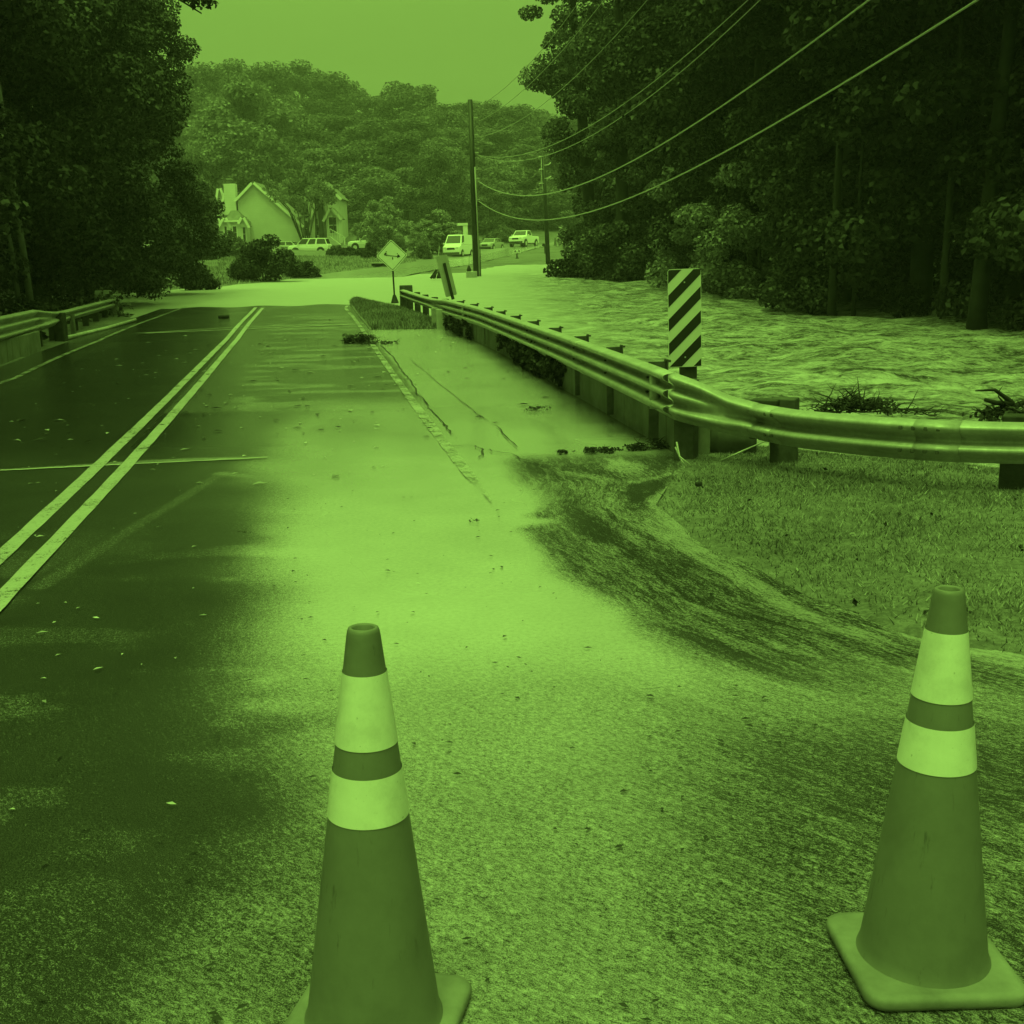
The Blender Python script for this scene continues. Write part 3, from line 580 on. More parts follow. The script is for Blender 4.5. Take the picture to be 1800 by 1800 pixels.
for px, top, dep, p, w in ((345, 112, 230, b2, 1.1), (405, 104, 245, b1, 1.15), (465, 112, 235, b2, 1.1), (525, 106, 250, b1, 1.1), (575, 128, 240, b2, 1.0), (612, 142, 260, b1, .9), (655, 168, 240, b2, 1.0), (700, 142, 235, b1, .95), (738, 150, 240, b2, .9), (775, 180, 230, b1, .9), (822, 178, 250, b2, .9), (862, 176, 240, b1, .85), (905, 184, 235, b2, .9), (942, 190, 250, b1, .9), (985, 205, 240, b2, .9), (1030, 200, 240, b1, 1), (1090, 200, 230, b2, 1),
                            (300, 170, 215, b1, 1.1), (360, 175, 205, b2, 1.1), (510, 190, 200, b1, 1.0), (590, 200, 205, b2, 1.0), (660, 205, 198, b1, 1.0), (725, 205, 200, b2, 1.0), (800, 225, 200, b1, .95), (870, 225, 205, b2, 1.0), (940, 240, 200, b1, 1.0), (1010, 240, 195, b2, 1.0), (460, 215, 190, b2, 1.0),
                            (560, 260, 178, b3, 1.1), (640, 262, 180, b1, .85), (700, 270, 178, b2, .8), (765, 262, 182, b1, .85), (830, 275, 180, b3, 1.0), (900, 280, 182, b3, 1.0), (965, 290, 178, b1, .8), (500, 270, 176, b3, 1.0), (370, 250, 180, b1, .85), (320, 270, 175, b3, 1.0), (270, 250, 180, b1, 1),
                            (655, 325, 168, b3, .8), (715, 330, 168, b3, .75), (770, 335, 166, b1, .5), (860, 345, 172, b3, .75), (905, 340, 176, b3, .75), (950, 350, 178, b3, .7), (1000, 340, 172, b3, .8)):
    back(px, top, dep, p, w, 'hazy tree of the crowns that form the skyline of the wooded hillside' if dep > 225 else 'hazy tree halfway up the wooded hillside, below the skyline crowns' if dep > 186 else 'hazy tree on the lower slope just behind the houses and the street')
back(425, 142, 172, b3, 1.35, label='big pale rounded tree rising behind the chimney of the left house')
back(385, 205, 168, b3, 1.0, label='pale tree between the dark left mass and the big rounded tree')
# smaller trees in the gardens
m1 = tree_proto('garden_tree', 7.5, 3.2, .8, 'round', 70, .75, 12000, .26, 'leaf_light', 'pale leafy garden tree beside the porch steps', 'garden trees by the houses', .12)
def gard(px, base, top, dep, w, label):
    q = D(px, base, dep); qt = D(px, top, dep); z = float(hterr(q[0], q[1])) - .1; s = (qt[2] - z) / 8.0
    plant(m1, q[0], q[1], sc=w, scz=s, z=z, label=label)
gard(660, 430, 352, 128, .72, 'pale leafy garden tree beside the porch steps'); gard(685, 425, 345, 124, .75, 'pale leafy garden tree behind the diamond sign')
gard(770, 440, 368, 132, .8, 'round garden tree left of the white van'); gard(735, 440, 395, 120, .35, 'small light conical garden tree between the diamond sign and the van')
m2 = tree_proto('garden_tree', 7.5, 3.2, .8, 'round', 60, .75, 10000, .26, 'leaf_mid', 'dark garden tree to the right of the dark parked car', 'garden trees by the houses', .12)
plant(m2, *D(860, 420, 165)[:2], sc=1.0, scz=.9)
plant(m2, *D(335, 400, 105)[:2], sc=.75, scz=1.2, label='dark garden tree at the right edge of the black left mass'); plant(m2, *D(320, 420, 92)[:2], sc=.9, scz=.9, label='dark garden tree low at the right foot of the black left mass')
m3 = tree_proto('garden_tree', 10.5, 3.4, 4.8, 'round', 46, .8, 7000, .3, 'leaf_far_light', 'hazy tree whose raised crown hides the wall of the porch house', 'garden trees by the houses', .12)
plant(m3, *D(556, 425, 149)[:2], sc=1.0, scz=1.05)
plant(m2, *D(760, 430, 132)[:2], sc=.65, scz=.5, label='dark garden tree close to the left side of the white van')
# multi-stem tree in front of the big gable
q = D(537, 425, 144); t = thing('multi_stem_tree', 'slender tree with several leaning stems in front of the big gable', 'tree', (q[0], q[1], float(hterr(q[0], q[1])) - .1))
bm = bmesh.new(); C = []
for k in range(8):
    a = -1.5 + k * .4 + random.uniform(-.15, .15); tip = Vector((math.sin(a) * 4.0 - .6, random.uniform(-1.5, 1.5), 6.8 + random.uniform(-1, 1.2))); mid = tip * .5 + Vector((0, 0, .6)); mid.x *= .75
    tube(bm, [(.08 * math.sin(a), 0, -.2), mid, tip], [.09, .06, .02], 6)
    for _ in range(5): C.append(tuple(mid.lerp(tip, random.uniform(.3, 1.1)) + Vector((random.uniform(-.8, .8), random.uniform(-.8, .8), random.uniform(-.2, .9)))))
obj('trunk', bm, 'bark', t); V, Fq = leaves(C, [(.65, .65, .4)] * len(C), 2600, .24); obj('crown', np_mesh('multi_crown', V, Fq), 'leaf_far_light', t)

# lawn shrubs
shrub(464, 497, 4.7, 2.9, 13000, .15, 'leaf_black', 'large dark rounded bush on the lawn by the flooded street', dz=-.05)
shrub(534, 490, 2.4, 1.4, 4500, .14, 'leaf_black', 'lower dark bush joined to the right of the large lawn bush', dz=-.05)
shrub(350, 511, 2.1, 1.35, 3600, .12, 'leaf_black', 'smaller dark bush left of the large lawn bush')
SH = 'low shrubs in front of the houses'
for px, py, dep, w, h, mat, lab in ((403, 452, 118, 3.8, 2.6, 'leaf', 'round dark shrub below the bay window of the left house'), (588, 452, 124, 2.0, .9, 'leaf_black', 'low dark shrub right of the white wagon'), (612, 455, 122, 2.6, 1.1, 'leaf_black', 'low dark shrub below the porch stairs, right of its twin'), (592, 442, 128, 2.0, 1.0, 'leaf_mid', 'mid green shrub at the foot of the porch'), (648, 452, 116, 1.7, 1.9, 'leaf_black', 'upright black shrub in front of the half hidden white car'),
                                (370, 450, 116, 6, 1.1, 'leaf', 'dark hedge under the low wing at the far left'), (880, 420, 158, 5, 2.4, 'leaf_mid', 'hedge behind the dark parked car'), (940, 424, 172, 8, 2.2, 'leaf_mid', 'hedge behind the pickup truck'), (745, 447, 118, 1.6, 1.8, 'leaf_mid', 'small round shrub on the lawn left of the van'), (430, 447, 117, 4, 1.6, 'leaf_mid', 'loose shrub in front of the big gable wall'), (690, 432, 130, 3, 2, 'leaf', 'dark shrub behind the diamond sign'), (315, 455, 100, 6, 2.2, 'leaf', 'dark shrub at the left end of the lawn')):
    q = D(px, py, dep); shrub(0, 0, w, h, int(1500 + 500 * w), .2, mat, lab, group=SH, q=q)

# ------------------------------------------------------------------ traffic cones
def traffic_cone(x, y, rz, label, tilt=(0, 0)):
    t = thing('traffic_cone', label, 'traffic cone', (x, y, .006), rz, 'traffic cones closing the road'); t.rotation_euler = (tilt[0], tilt[1], rz)
    def r(z): return .150 - .116 * (z / .905) if z > .06 else .150 - .116 * (z / .905) + .022 * ((.06 - z) / .06) ** 2
    zs = [.028, .035, .045, .06, .1, .2, .3, .42, .55, .68, .80, .895]
    bm = lathe([(r(z), z) for z in zs] + [(.0335, .906), (.031, .913), (.026, .915), (.0215, .911), (.021, .85)], 56); obj('body', bm, 'cone', t)
    bm = bmesh.new(); s = .37
    poly = []
    for cx, cy, a0 in ((1, 1, 0), (-1, 1, 90), (-1, -1, 180), (1, -1, 270)):
        for k in range(6): a = R(a0 + 18 * k); poly.append((cx * (s / 2 - .045) + .045 * math.cos(a), cy * (s / 2 - .045) + .045 * math.sin(a)))
    rings = [[bm.verts.new((p[0] * f, p[1] * f, z)) for p in poly] for f, z in ((.985, .0), (1, .008), (1, .020), (.975, .028), (.90, .031))]
    n = len(poly)
    for i in range(len(rings) - 1):
        for k in range(n):
            f = bm.faces.new((rings[i][k], rings[i][(k + 1) % n], rings[i + 1][(k + 1) % n], rings[i + 1][k])); f.smooth = True
    bm.faces.new(rings[-1]); bm.faces.new(rings[0][::-1]); obj('base', bm, 'conebase', t)
    for z0, z1 in ((.668, .822), (.508, .610)):
        bm = lathe([(r(z0 + (z1 - z0) * k / 6) + .0016, z0 + (z1 - z0) * k / 6) for k in range(7)], 56)
        for f in bm.faces:
            zz = [v.co.z for v in f.verts]
            if max(zz) - min(zz) < .004: f.smooth = False
        obj('reflective_collar', bm, 'band', t)
    return t
traffic_cone(-.328, 2.405, R(-12), 'traffic cone standing in the middle of the road with a bright clean upper collar', (0, R(1.2)))
traffic_cone(.940, 2.60, R(2), 'traffic cone by the grass at the right with creased collars and scuffed side', (R(.6), R(1.0)))

# ------------------------------------------------------------------ guard rails
def wprof(h, humps, depth=.1):
    P = []
    n = humps
    for k in range(n):
        z0 = -h * k / n; hh = h / n
        for f, d in ((.01, 0), (.06, .45), (.13, .82), (.22, 1.0), (.36, 1.0), (.48, .84), (.64, .42), (.82, .10), (.97, 0)): P.append((d * depth, z0 - hh * f))
    return P
def resample(P, n=24):
    P = np.array(P); s = np.r_[0, np.cumsum(np.hypot(*np.diff(P, axis=0).T))]; u = np.linspace(0, s[-1], n); return np.stack([np.interp(u, s, P[:, 0]), np.interp(u, s, P[:, 1])], 1)
def beam(path, profs, side, thick=.006):
    """path: (x,y,ztop) list; profs: one (offset,z) array per point; side +1 puts the humps to the left of travel"""
    bm = bmesh.new(); rings = []
    for i, (x, y, z) in enumerate(path):
        a = path[max(i - 1, 0)]; b = path[min(i + 1, len(path) - 1)]; dx, dy = b[0] - a[0], b[1] - a[1]; L = math.hypot(dx, dy); nx, ny = -dy / L * side, dx / L * side
        P = profs[i]; o = [bm.verts.new((x + nx * p[0], y + ny * p[0], z + p[1])) for p in P]; q = [bm.verts.new((x + nx * (p[0] - thick), y + ny * (p[0] - thick), z + p[1])) for p in P[::-1]]; rings.append(o + q)
    n = len(rings[0])
    for i in range(len(rings) - 1):
        for k in range(n):
            f = bm.faces.new((rings[i][k], rings[i][(k + 1) % n], rings[i + 1][(k + 1) % n], rings[i + 1][k])); f.smooth = True
    bm.faces.new(rings[0][::-1]); bm.faces.new(rings[-1]); bmesh.ops.recalc_face_normals(bm, faces=bm.faces)
    return bm
TH = resample(wprof(.385, 3, .10), 36); WB = resample(wprof(.29, 2, .115), 36)
def along(path, step):
    P = np.array(path); s = np.r_[0, np.cumsum(np.hypot(np.diff(P[:, 0]), np.diff(P[:, 1])))]
    for u in np.arange(step * .5, s[-1], step): yield tuple(np.interp(u, s, P[:, k]) for k in range(3)) + (math.atan2(np.interp(min(u + .1, s[-1]), s, P[:, 1]) - np.interp(u - .1, s, P[:, 1]), np.interp(min(u + .1, s[-1]), s, P[:, 0]) - np.interp(u - .1, s, P[:, 0])),)
def smooth_path(keys, n):
    P = np.array(keys); s = np.r_[0, np.cumsum(np.hypot(np.diff(P[:, 0]), np.diff(P[:, 1])))]; u = np.linspace(0, s[-1], n)
    from numpy import interp
    Q = np.stack([interp(u, s, P[:, k]) for k in range(3)], 1)
    for _ in range(3): Q[1:-1] = (Q[:-2] + 2 * Q[1:-1] + Q[2:]) / 4
    return [tuple(q) for q in Q]
rail = thing('guard_rail', 'long corrugated steel guard rail along the right side, bending right in the foreground', 'guard rail', (1.37, 9.8, 0))
off = Vector((-1.37, -9.8, 0))
def rel(path, o=off): return [(p[0] + o.x, p[1] + o.y, p[2] + o.z) for p in path]
ft = [(1.36, 9.85), (1.3, 10.5), (.74, 15.2), (-.49, 24.5), (-1.42, 29.4)]
thp = smooth_path([(x - .03, y, .725 + float(zr(y))) for x, y in ft], 40)
# travel away from the camera, humps to the left (towards the road)
obj('thrie_beam', beam(rel(thp), [TH] * len(thp), 1), 'rail', rail)
wpx = [(1335, 709), (1400, 720), (1500, 729), (1600, 736), (1700, 740), (1800, 742), (1900, 742), (2050, 735)]
wp = [tuple(G(px, py, .505)) for px, py in wpx]; wpath = smooth_path([(p[0], p[1], .505) for p in wp], 40)
tr = smooth_path([(thp[0][0], thp[0][1], thp[0][2]), (1.52, 9.72, .66), (1.74, 9.60, .555), (wpath[0][0], wpath[0][1], .508)], 18)
tp = []
for i in range(18): f = i / 17; f = f * f * (3 - 2 * f); tp.append(TH * (1 - f) + WB * f)
obj('transition_beam', beam(rel(tr)[::-1], tp[::-1], 1), 'rail', rail)
obj('w_beam', beam(rel(wpath)[::-1], [WB] * 40, 1), 'rail', rail)
# lap joints with bolt heads
def lap(p, q, prof, side, o):
    d = Vector((q[0] - p[0], q[1] - p[1], 0)).normalized(); a = Vector(p); b = a + d * .30; P2 = prof + np.array([.006, 0])
    return beam(rel([tuple(a), tuple(b)], o), [P2, P2], side)
obj('lap_joint', lap(wpath[0], wpath[1], WB, -1, off), 'rail', rail); obj('lap_joint', lap(wpath[18], wpath[19], WB, -1, off), 'rail', rail)
for k in (8, 16, 24, 32): obj('lap_joint', lap(thp[k], thp[k + 1], TH, 1, off), 'rail', rail)
def bolts(parent, p, ang, zs, o, side, d):
    nx, ny = -math.sin(ang) * side, math.cos(ang) * side
    for z in zs: obj('bolt', B((p[0] + nx * d + o.x, p[1] + ny * d + o.y, p[2] + z + o.z), (.055, .02, .022), ang), 'black', parent)
for p in along(thp, 1.9):
    bolts(rail, p, p[3], (-.128, -.256), off, 1, .012)
# posts behind the bridge rail (their tops show above the beam)
for i, p in enumerate(along(thp, 1.9)):
    nx, ny = math.sin(p[3]), -math.cos(p[3])
    bm = B((p[0] + nx * .16 + off.x, p[1] + ny * .16 + off.y, p[2] - .36), (.10, .012, .78), p[3]); box(bm, (p[0] + nx * .08 + off.x, p[1] + ny * .08 + off.y, p[2] - .34), (.012, .16, .70), p[3]); box(bm, (p[0] + nx * .17 + off.x, p[1] + ny * .17 + off.y, p[2] + .012), (.05, .05, .02), p[3])
    obj('post', bm, 'steel', rail)
for x, y, w in ((1.44, 9.93, .17), (2.17, 9.60, .2), (3.46, 8.30, .17), (5.35, 6.6, .17)):
    h = .66 if x < 2 else .53; d = .12
    bm = B((x + off.x, y + off.y, h / 2 - .2), (w, .15, h + .4), R(-25), bev=.012); obj('post', bm, 'dark_wood' if x > 3 else 'steel', rail)
    if 1.5 < x < 3: obj('offset_block', B((x - .16 + off.x, y - .02 + off.y, .37), (.22, .13, .31), R(-25), bev=.01), 'dark_wood', rail)
for k, f in ((6, .14), (33, .12)):      # light half-round stiffeners seen in the hollows
    p = thp[k] if k != 6 else thp[1]; bm = T([(p[0] - .045 + off.x, p[1] + off.y, p[2] - .05), (p[0] - .045 + off.x, p[1] + off.y, p[2] - .35)], .045, 12); obj('stiffener', bm, 'paleconcrete', rail)
for k in (3, 4, 17, 18, 19, 20):
    a_, b_ = Vector(wpath[k]), Vector(wpath[k + 1]); d_ = (b_ - a_).normalized(); nn = Vector((d_.y, -d_.x, 0)); nn = nn if nn.y < 0 else -nn
    for z in (-.05, -.205): obj('bolt', B(tuple(a_ + nn * .112 + Vector((0, 0, z)) + off), (.028, .02, .028), math.atan2(d_.y, d_.x), bev=.006), 'steel', rail)
obj('reflector', B(tuple(Vector(G(1631, 773, .33)) + off + Vector((-.0, .0, 0))), (.055, .012, .025), R(-35)), 'lamp', rail)
# far end: the beam drops to a two-hump rail ending in a square terminal
e0 = thp[-1]; fp = smooth_path([e0, (-1.66, 30.4, .70), (-2.4, 34.2, .74), (-3.2, 38.4, .80)], 14)
fpr = [TH * (1 - min(1, i / 4)) + WB * min(1, i / 4) for i in range(14)]
obj('w_beam', beam(rel(fp), fpr, 1), 'rail', rail)
obj('end_terminal', B((-3.12 + off.x, 38.45 + off.y, .52), (.40, .12, .80), R(8), bev=.02), 'steel', rail)
obj('terminal_plate', B((-3.18 + off.x, 38.36 + off.y, .66), (.26, .02, .10), R(8)), 'paleconcrete', rail)
for p in along(fp, 1.9): obj('post', B((p[0] + .13 + off.x, p[1] + off.y, p[2] - .5), (.14, .16, 1.0), p[3], bev=.01), 'dark_wood', rail)
for x, y in ((-1.62, 29.6), (-1.8, 30.6)): obj('post', B((x + .02 + off.x, y + off.y, .2), (.2, .18, .62), 0, bev=.02), 'paleconcrete', rail)

par = thing('bridge_parapet', 'low stained concrete wall under the right guard rail with weeds hanging down', 'parapet', (1.3, 10.5, 0))
yb = [10.0, 12.2, 14.4, 18.2, 22.0, 25.8, 29.6]
for a, b in zip(yb[:-1], yb[1:]):
    x0, x1 = float(np.interp(a, *XB)), float(np.interp(b - .03, *XB)); 
    if a < 10.5: x0 = 1.40
    c = ((x0 + x1) / 2 + .14 - 1.3, (a + b) / 2 - 10.5, .07); L = math.hypot(x1 - x0, b - a - .03)
    obj('concrete_panel', B(c, (L, .24, .58), math.atan2(b - .03 - a, x1 - x0), bev=.015), 'concrete', par)
    obj('coping', B((c[0] + .02, c[1], .372), (L - .25, .30, .018), math.atan2(b - .03 - a, x1 - x0)), 'paleconcrete', par)
C = [(float(np.interp(y, *XB)) - .02, y, random.uniform(.12, .36)) for y in np.r_[RNG.uniform(15.6, 21.5, 26), RNG.uniform(26, 31, 8)]]
V, Fq = leaves(C, [(.10, .28, .14)] * len(C), 3800, .08); obj('weeds', np_mesh('weeds', V, Fq), 'leaf_black', kind='stuff', label='dark weeds hanging over the concrete wall under the rail', category='weeds')

lrail = thing('guard_rail', 'corrugated steel guard rail along the dark left side of the road', 'guard rail', (-10.1, 26.8, 0)); lo = Vector((10.1, -26.8, 0))
lth = smooth_path([(-8.2, 15.5, .82), (-9.2, 22.0, .82), (-10.05, 26.3, .82)], 24); obj('thrie_beam', beam(rel(lth, lo), [TH * np.array([1, 1.25])] * 24, -1), 'rail', lrail)
lw = smooth_path([(-10.05, 26.3, .82), (-10.5, 28.8, .66), (-11.2, 32, .66), (-12.55, 39.6, .70)], 20)
obj('w_beam', beam(rel(lw, lo), [TH * np.array([1, 1.25]) * (1 - min(1, i / 4)) + WB * min(1, i / 4) for i in range(20)], -1), 'rail', lrail)
for p in list(along(lth, 1.9)) + list(along(lw, 1.9)): obj('post', B((p[0] - .14 + lo.x, p[1] + lo.y, p[2] - .55), (.14, .16, 1.06), p[3], bev=.01), 'dark_wood', lrail)
obj('post', B((-10.45 + lo.x, 28.9 + lo.y, .25), (.24, .24, .8), 0, bev=.02), 'dark_wood', lrail)
obj('post', B((-10.75 + lo.x, 30.6 + lo.y, .2), (.10, .10, .7), 0), 'pale_bark', lrail)
obj('end_terminal', B((-12.6 + lo.x, 39.75 + lo.y, .52), (.45, .12, .62), R(15), bev=.02), 'rail', lrail)
obj('terminal_plate', B((-12.85 + lo.x, 39.6 + lo.y, .88), (.5, .3, .14), R(15), bev=.02), 'paleconcrete', lrail)
lpar = thing('bridge_parapet', 'dark low concrete wall under the left guard rail, ending by the verge', 'parapet', (-9.6, 24, 0))
for a, b in ((15.5, 20.3), (20.35, 25.9)):
    x0, x1 = -9.6 - (26 - a) * .155 * -1 - .35, -9.6 - (26 - b) * .155 * -1 - .35
    obj('concrete_panel', B(((x0 + x1) / 2 + 9.6, (a + b) / 2 - 24, .08), (math.hypot(x1 - x0, b - a), .25, .62), math.atan2(b - a, x1 - x0), bev=.02), 'concrete', lpar)
q0, q1 = G(118, 598), GT(238, 566); o = obj('curb_edge', T([(0, 0, .06), ((q1[0] - q0[0]) * .5, (q1[1] - q0[1]) * .5, .09), (q1[0] - q0[0], q1[1] - q0[1], q1[2] + .07)], [.05, .055, .04], 8), 'pale_wood')  # curb edge, built as a round pale pole
o.location = (q0[0], q0[1], 0); o['label'] = 'long pale curb edge on the verge beside the left edge line'; o['category'] = 'pole'

# ------------------------------------------------------------------ signs
def clip_rect(poly, x0, x1, z0, z1):
    for ax, v, s in ((0, x0, 1), (0, x1, -1), (1, z0, 1), (1, z1, -1)):
        out = []
        for i in range(len(poly)):
            a, b = poly[i], poly[(i + 1) % len(poly)]; ia, ib = (a[ax] - v) * s >= 0, (b[ax] - v) * s >= 0
            if ia: out.append(a)
            if ia != ib: t = (v - a[ax]) / (b[ax] - a[ax]); out.append((a[0] + t * (b[0] - a[0]), a[1] + t * (b[1] - a[1])))
        poly = out
        if not poly: return []
    return poly
def rrect(w, h, r, n=5):
    P = []
    for cx, cz, a0 in ((1, 1, 0), (-1, 1, 90), (-1, -1, 180), (1, -1, 270)):
        for k in range(n + 1): a = R(a0 + 90 * k / n); P.append((cx * (w / 2 - r) + r * math.cos(a), cz * (h / 2 - r) + r * math.sin(a)))
    return P
dep = 11.3; top = D(1205, 472, dep); bot = D(1202, 645, dep); hgt = top[2] - bot[2]; wid = .302; bx = D(1212, 655, dep)
t = thing('object_marker_sign', 'tall narrow black and pale diagonally striped marker sign behind the bend of the right rail', 'road sign', (bot[0] + .03, bot[1], -.3), R(-3)); t.rotation_euler = (0, R(-1.0), R(-3))
obj('post', B((.03, .05, .55), (.16, .055, 1.15), 0, bev=.008), 'dark_wood', t)
pc = bot[2] + .3 + hgt / 2; bm = prism([(p[0], p[1] + pc) for p in rrect(wid, hgt, .025)], -.003, .003); obj('panel', bm, 'sheet', t)
for k in range(-3, 6):
    z0 = .105 + .218 * k; P = clip_rect([(-wid / 2, z0), (-wid / 2, z0 + .11), (wid / 2, z0 + .11 + .30), (wid / 2, z0 + .30)][::-1], -wid / 2 + .004, wid / 2 - .004, .006, hgt - .006)
    if len(P) >= 3: obj('stripe', prism([(p[0], p[1] + pc - hgt / 2) for p in P], -.0052, -.0035), 'black', t)
for z in (.09, hgt - .12): obj('bolt', B((.0, -.008, pc - hgt / 2 + z), (.012, .006, .012)), 'hard', t)

dep = 41.6; sc_ = dep / F; c = D(691, 449, dep); b = D(694, 533, dep); hd = 27.5 * sc_
t = thing('warning_sign', 'pale diamond seesaw warning sign on a dark post at the flooded crossing', 'road sign', (b[0], b[1], b[2])); t.rotation_euler = (0, R(-1.2), 0)
zc = c[2] - b[2]; sq = rrect(hd * 1.414, hd * 1.414, .06); rot = lambda P: [((p[0] - p[1]) * .7071, (p[0] + p[1]) * .7071 + zc) for p in P]
obj('panel', prism(rot(sq), -.012, .012), 'sheet_bright', t)
bm = bmesh.new(); o1, o2 = rot(rrect(hd * 1.414 - .05, hd * 1.414 - .05, .05)), rot(rrect(hd * 1.414 - .08, hd * 1.414 - .08, .045)); n = len(o1)
va = [bm.verts.new((p[0], -.014, p[1])) for p in o1]; vb = [bm.verts.new((p[0], -.014, p[1])) for p in o2]
for i in range(n): bm.faces.new((va[i], va[(i + 1) % n], vb[(i + 1) % n], vb[i]))
bmesh.ops.solidify(bm, geom=bm.faces[:], thickness=.002); obj('border', bm, 'black', t)
bm = bmesh.new()
def sbar(x0, z0, x1, z1, w): L = math.hypot(x1 - x0, z1 - z0); box(bm, ((x0 + x1) / 2, -.016, (z0 + z1) / 2 + zc), (L, .006, w), rot=Matrix.Rotation(-math.atan2(z1 - z0, x1 - x0), 4, 'Y'))
k = hd / 52
sbar(-25 * k, 2.5 * k, 27 * k, -5.5 * k, 1.5 * k); sbar(2 * k, -6 * k, 2 * k, -13.5 * k, 3.2 * k)
for sx_, zz, s in ((-20, 5, 1), (21, -3, -1)):
    sbar((sx_ - 4 * s) * k, (zz - 2) * k, (sx_ + 1 * s) * k, (zz + 4) * k, 4.5 * k); sbar((sx_ - 4 * s) * k, (zz - 1) * k, (sx_ + 4 * s) * k, (zz - 5) * k, 2.5 * k); sbar((sx_ + 1 * s) * k, (zz + 2) * k, (sx_ + 4.5 * s) * k, (zz - 1) * k, 1.6 * k); sbar((sx_ + 1.5 * s) * k, (zz + 6.3) * k, (sx_ + 3.6 * s) * k, (zz + 8.6) * k, 2.6 * k)
obj('symbol', bm, 'black', t)
obj('post', B((0, .03, (zc - hd) / 2 + .05), (.055, .03, zc - hd + .3)), 'black', t)
obj('base', lathe([(.14, 0), (.13, .04), (.09, .16), (.05, .28)], 7), 'dark', t)

dep = 30.5; b = D(795, 526, dep); tp_ = D(778, 453, dep)
t = thing('marker_sign', 'grey back of a leaning marker sign on a black post behind the rail', 'road sign', tuple(b)); t.rotation_euler = (R(-3), R(-12.5), 0)
L = (Vector(tp_) - Vector(b)).length
obj('panel', prism([(p[0] - .0, p[1] + L / 2 + .06) for p in rrect(.29, L - .05, .03)], .02, .026), 'signback', t)
obj('post', B((.02, -.01, L * .42), (.075, .05, L * .86)), 'black', t)
obj('stake', B((-.05, .03, L + .12), (.02, .02, .35), rot=Matrix.Rotation(R(22), 4, 'Y')), 'pale_wood', t)

# ------------------------------------------------------------------ utility poles and wires
p1 = D(838, 487, 72.2); P1 = Vector((p1[0], p1[1], zr(p1[1]) - .1))
def att(px, py): return D(px, py, 72.2)[2]
pole = thing('utility_pole', 'tall near utility pole with a pale conduit rising out of the floodwater', 'utility pole', tuple(P1), 0, 'utility poles'); ztop = att(830, 183) - P1.z
lean = -.10
obj('shaft', T([(0, 0, -.5), (lean * .5, 0, ztop * .5), (lean, 0, ztop)], [.20, .175, .14], 12), 'black', pole)
obj('conduit', T([(.17, -.13, -.2), (.13, -.12, ztop * .35), (.07, -.12, ztop * .63)], .045, 8), 'signback', pole)
obj('conduit', T([(.24, -.05, -.2), (.24, -.05, ztop * .22)], .03, 8), 'steel', pole)
for py in (187, 213, 242, 272, 316, 352): obj('insulator', B((.2, -.05, att(838, py) - P1.z), (.22, .06, .07)), 'hard', pole)
obj('junction_box', B((.25, -.1, att(838, 360) - P1.z), (.2, .16, .26)), 'black', pole)
p2 = GT(964, 465); dp = 97.0; p2 = D(964, 465, dp)
pole2 = thing('utility_pole', 'shorter farther utility pole with insulator arms on both sides', 'utility pole', (p2[0], p2[1], float(hterr(p2[0], p2[1])) - .2), 0, 'utility poles'); z2 = D(958, 270, dp)[2] - float(hterr(p2[0], p2[1])) + .2
obj('shaft', T([(0, 0, -.5), (-.14, 0, z2 * .5), (-.28, 0, z2)], [.19, .16, .13], 10), 'black', pole2)
def z2at(py): return D(960, py, dp)[2] - pole2.location.z
for py in (270, 293, 316):
    obj('insulator_arm', T([(-.25, -.1, z2at(py)), (.12, -.15, z2at(py) + .02), (.32, -.15, z2at(py - 4))], [.03, .05, .05], 7), 'hard', pole2)
for py in (278, 300, 324):
    obj('insulator_arm', T([(-.28, -.1, z2at(py)), (-.6, -.15, z2at(py)), (-.62, -.15, z2at(py + 4))], [.03, .04, .05], 7), 'hard', pole2)
obj('ground_wire', T([(-.42, -.05, z2at(278)), (-.44, -.05, z2at(318)), (-.2, -.05, z2at(350)), (-.16, -.05, z2at(430))], .03, 6), 'hard', pole2)
# all wires hang in one vertical plane from the near pole towards a pole out of view on the right
PE = Vector((11.6, 5.0, 0)); dv = Vector((PE.x - P1.x, PE.y - P1.y, 0))
nrm = Vector((-dv.y, dv.x, 0)).normalized()
def on_plane(px, py):
    d = Vector(ray(px, py)); o = Vector((0, 0, CAMH)); t = (P1 - o).dot(nrm) / d.dot(nrm); q = o + d * t
    return (q - P1).dot(dv.normalized()) / dv.length, q.z
WIRES = [('topmost', [(841, 187), (857, 179), (987, 43), (1021, 0)]), ('second', [(842, 213), (895, 180), (990, 86), (1062, 0)]), ('third', [(842, 241), (869, 234), (936, 198), (987, 155), (1138, 0)]),
         ('fourth', [(838, 272), (869, 278), (900, 274), (1100, 180), (1315, 0)]), ('fifth', [(838, 272), (869, 280), (900, 281), (1140, 177), (1332, 0)]), ('sixth', [(840, 318), (930, 342), (1000, 335), (1149, 261), (1400, 93), (1530, 0)]), ('lowest', [(842, 354), (928, 385), (1000, 383), (1150, 330), (1400, 194), (1720, 0)])]
zend = []
for i, (nm, pts) in enumerate(WIRES):
    q = np.array([on_plane(*p) for p in pts]); co = np.polyfit(q[:, 0], q[:, 1], 2 if len(pts) < 6 else 3, w=np.r_[3, np.ones(len(pts) - 1)])
    s = np.linspace(q[0, 0], 1.0, 60); z = np.polyval(co, s); zend.append(z[-1])
    P = [(P1.x + dv.x * a + .0, P1.y + dv.y * a, zz) for a, zz in zip(s, z)]
    o = obj('utility_wire', T(P, .014 if i < 5 else .022, 5), 'wire'); o['label'] = '%s of the pale sagging wires running from the near utility pole to the upper right' % nm; o['category'] = 'wire'; o['group'] = 'wires from the near utility pole'
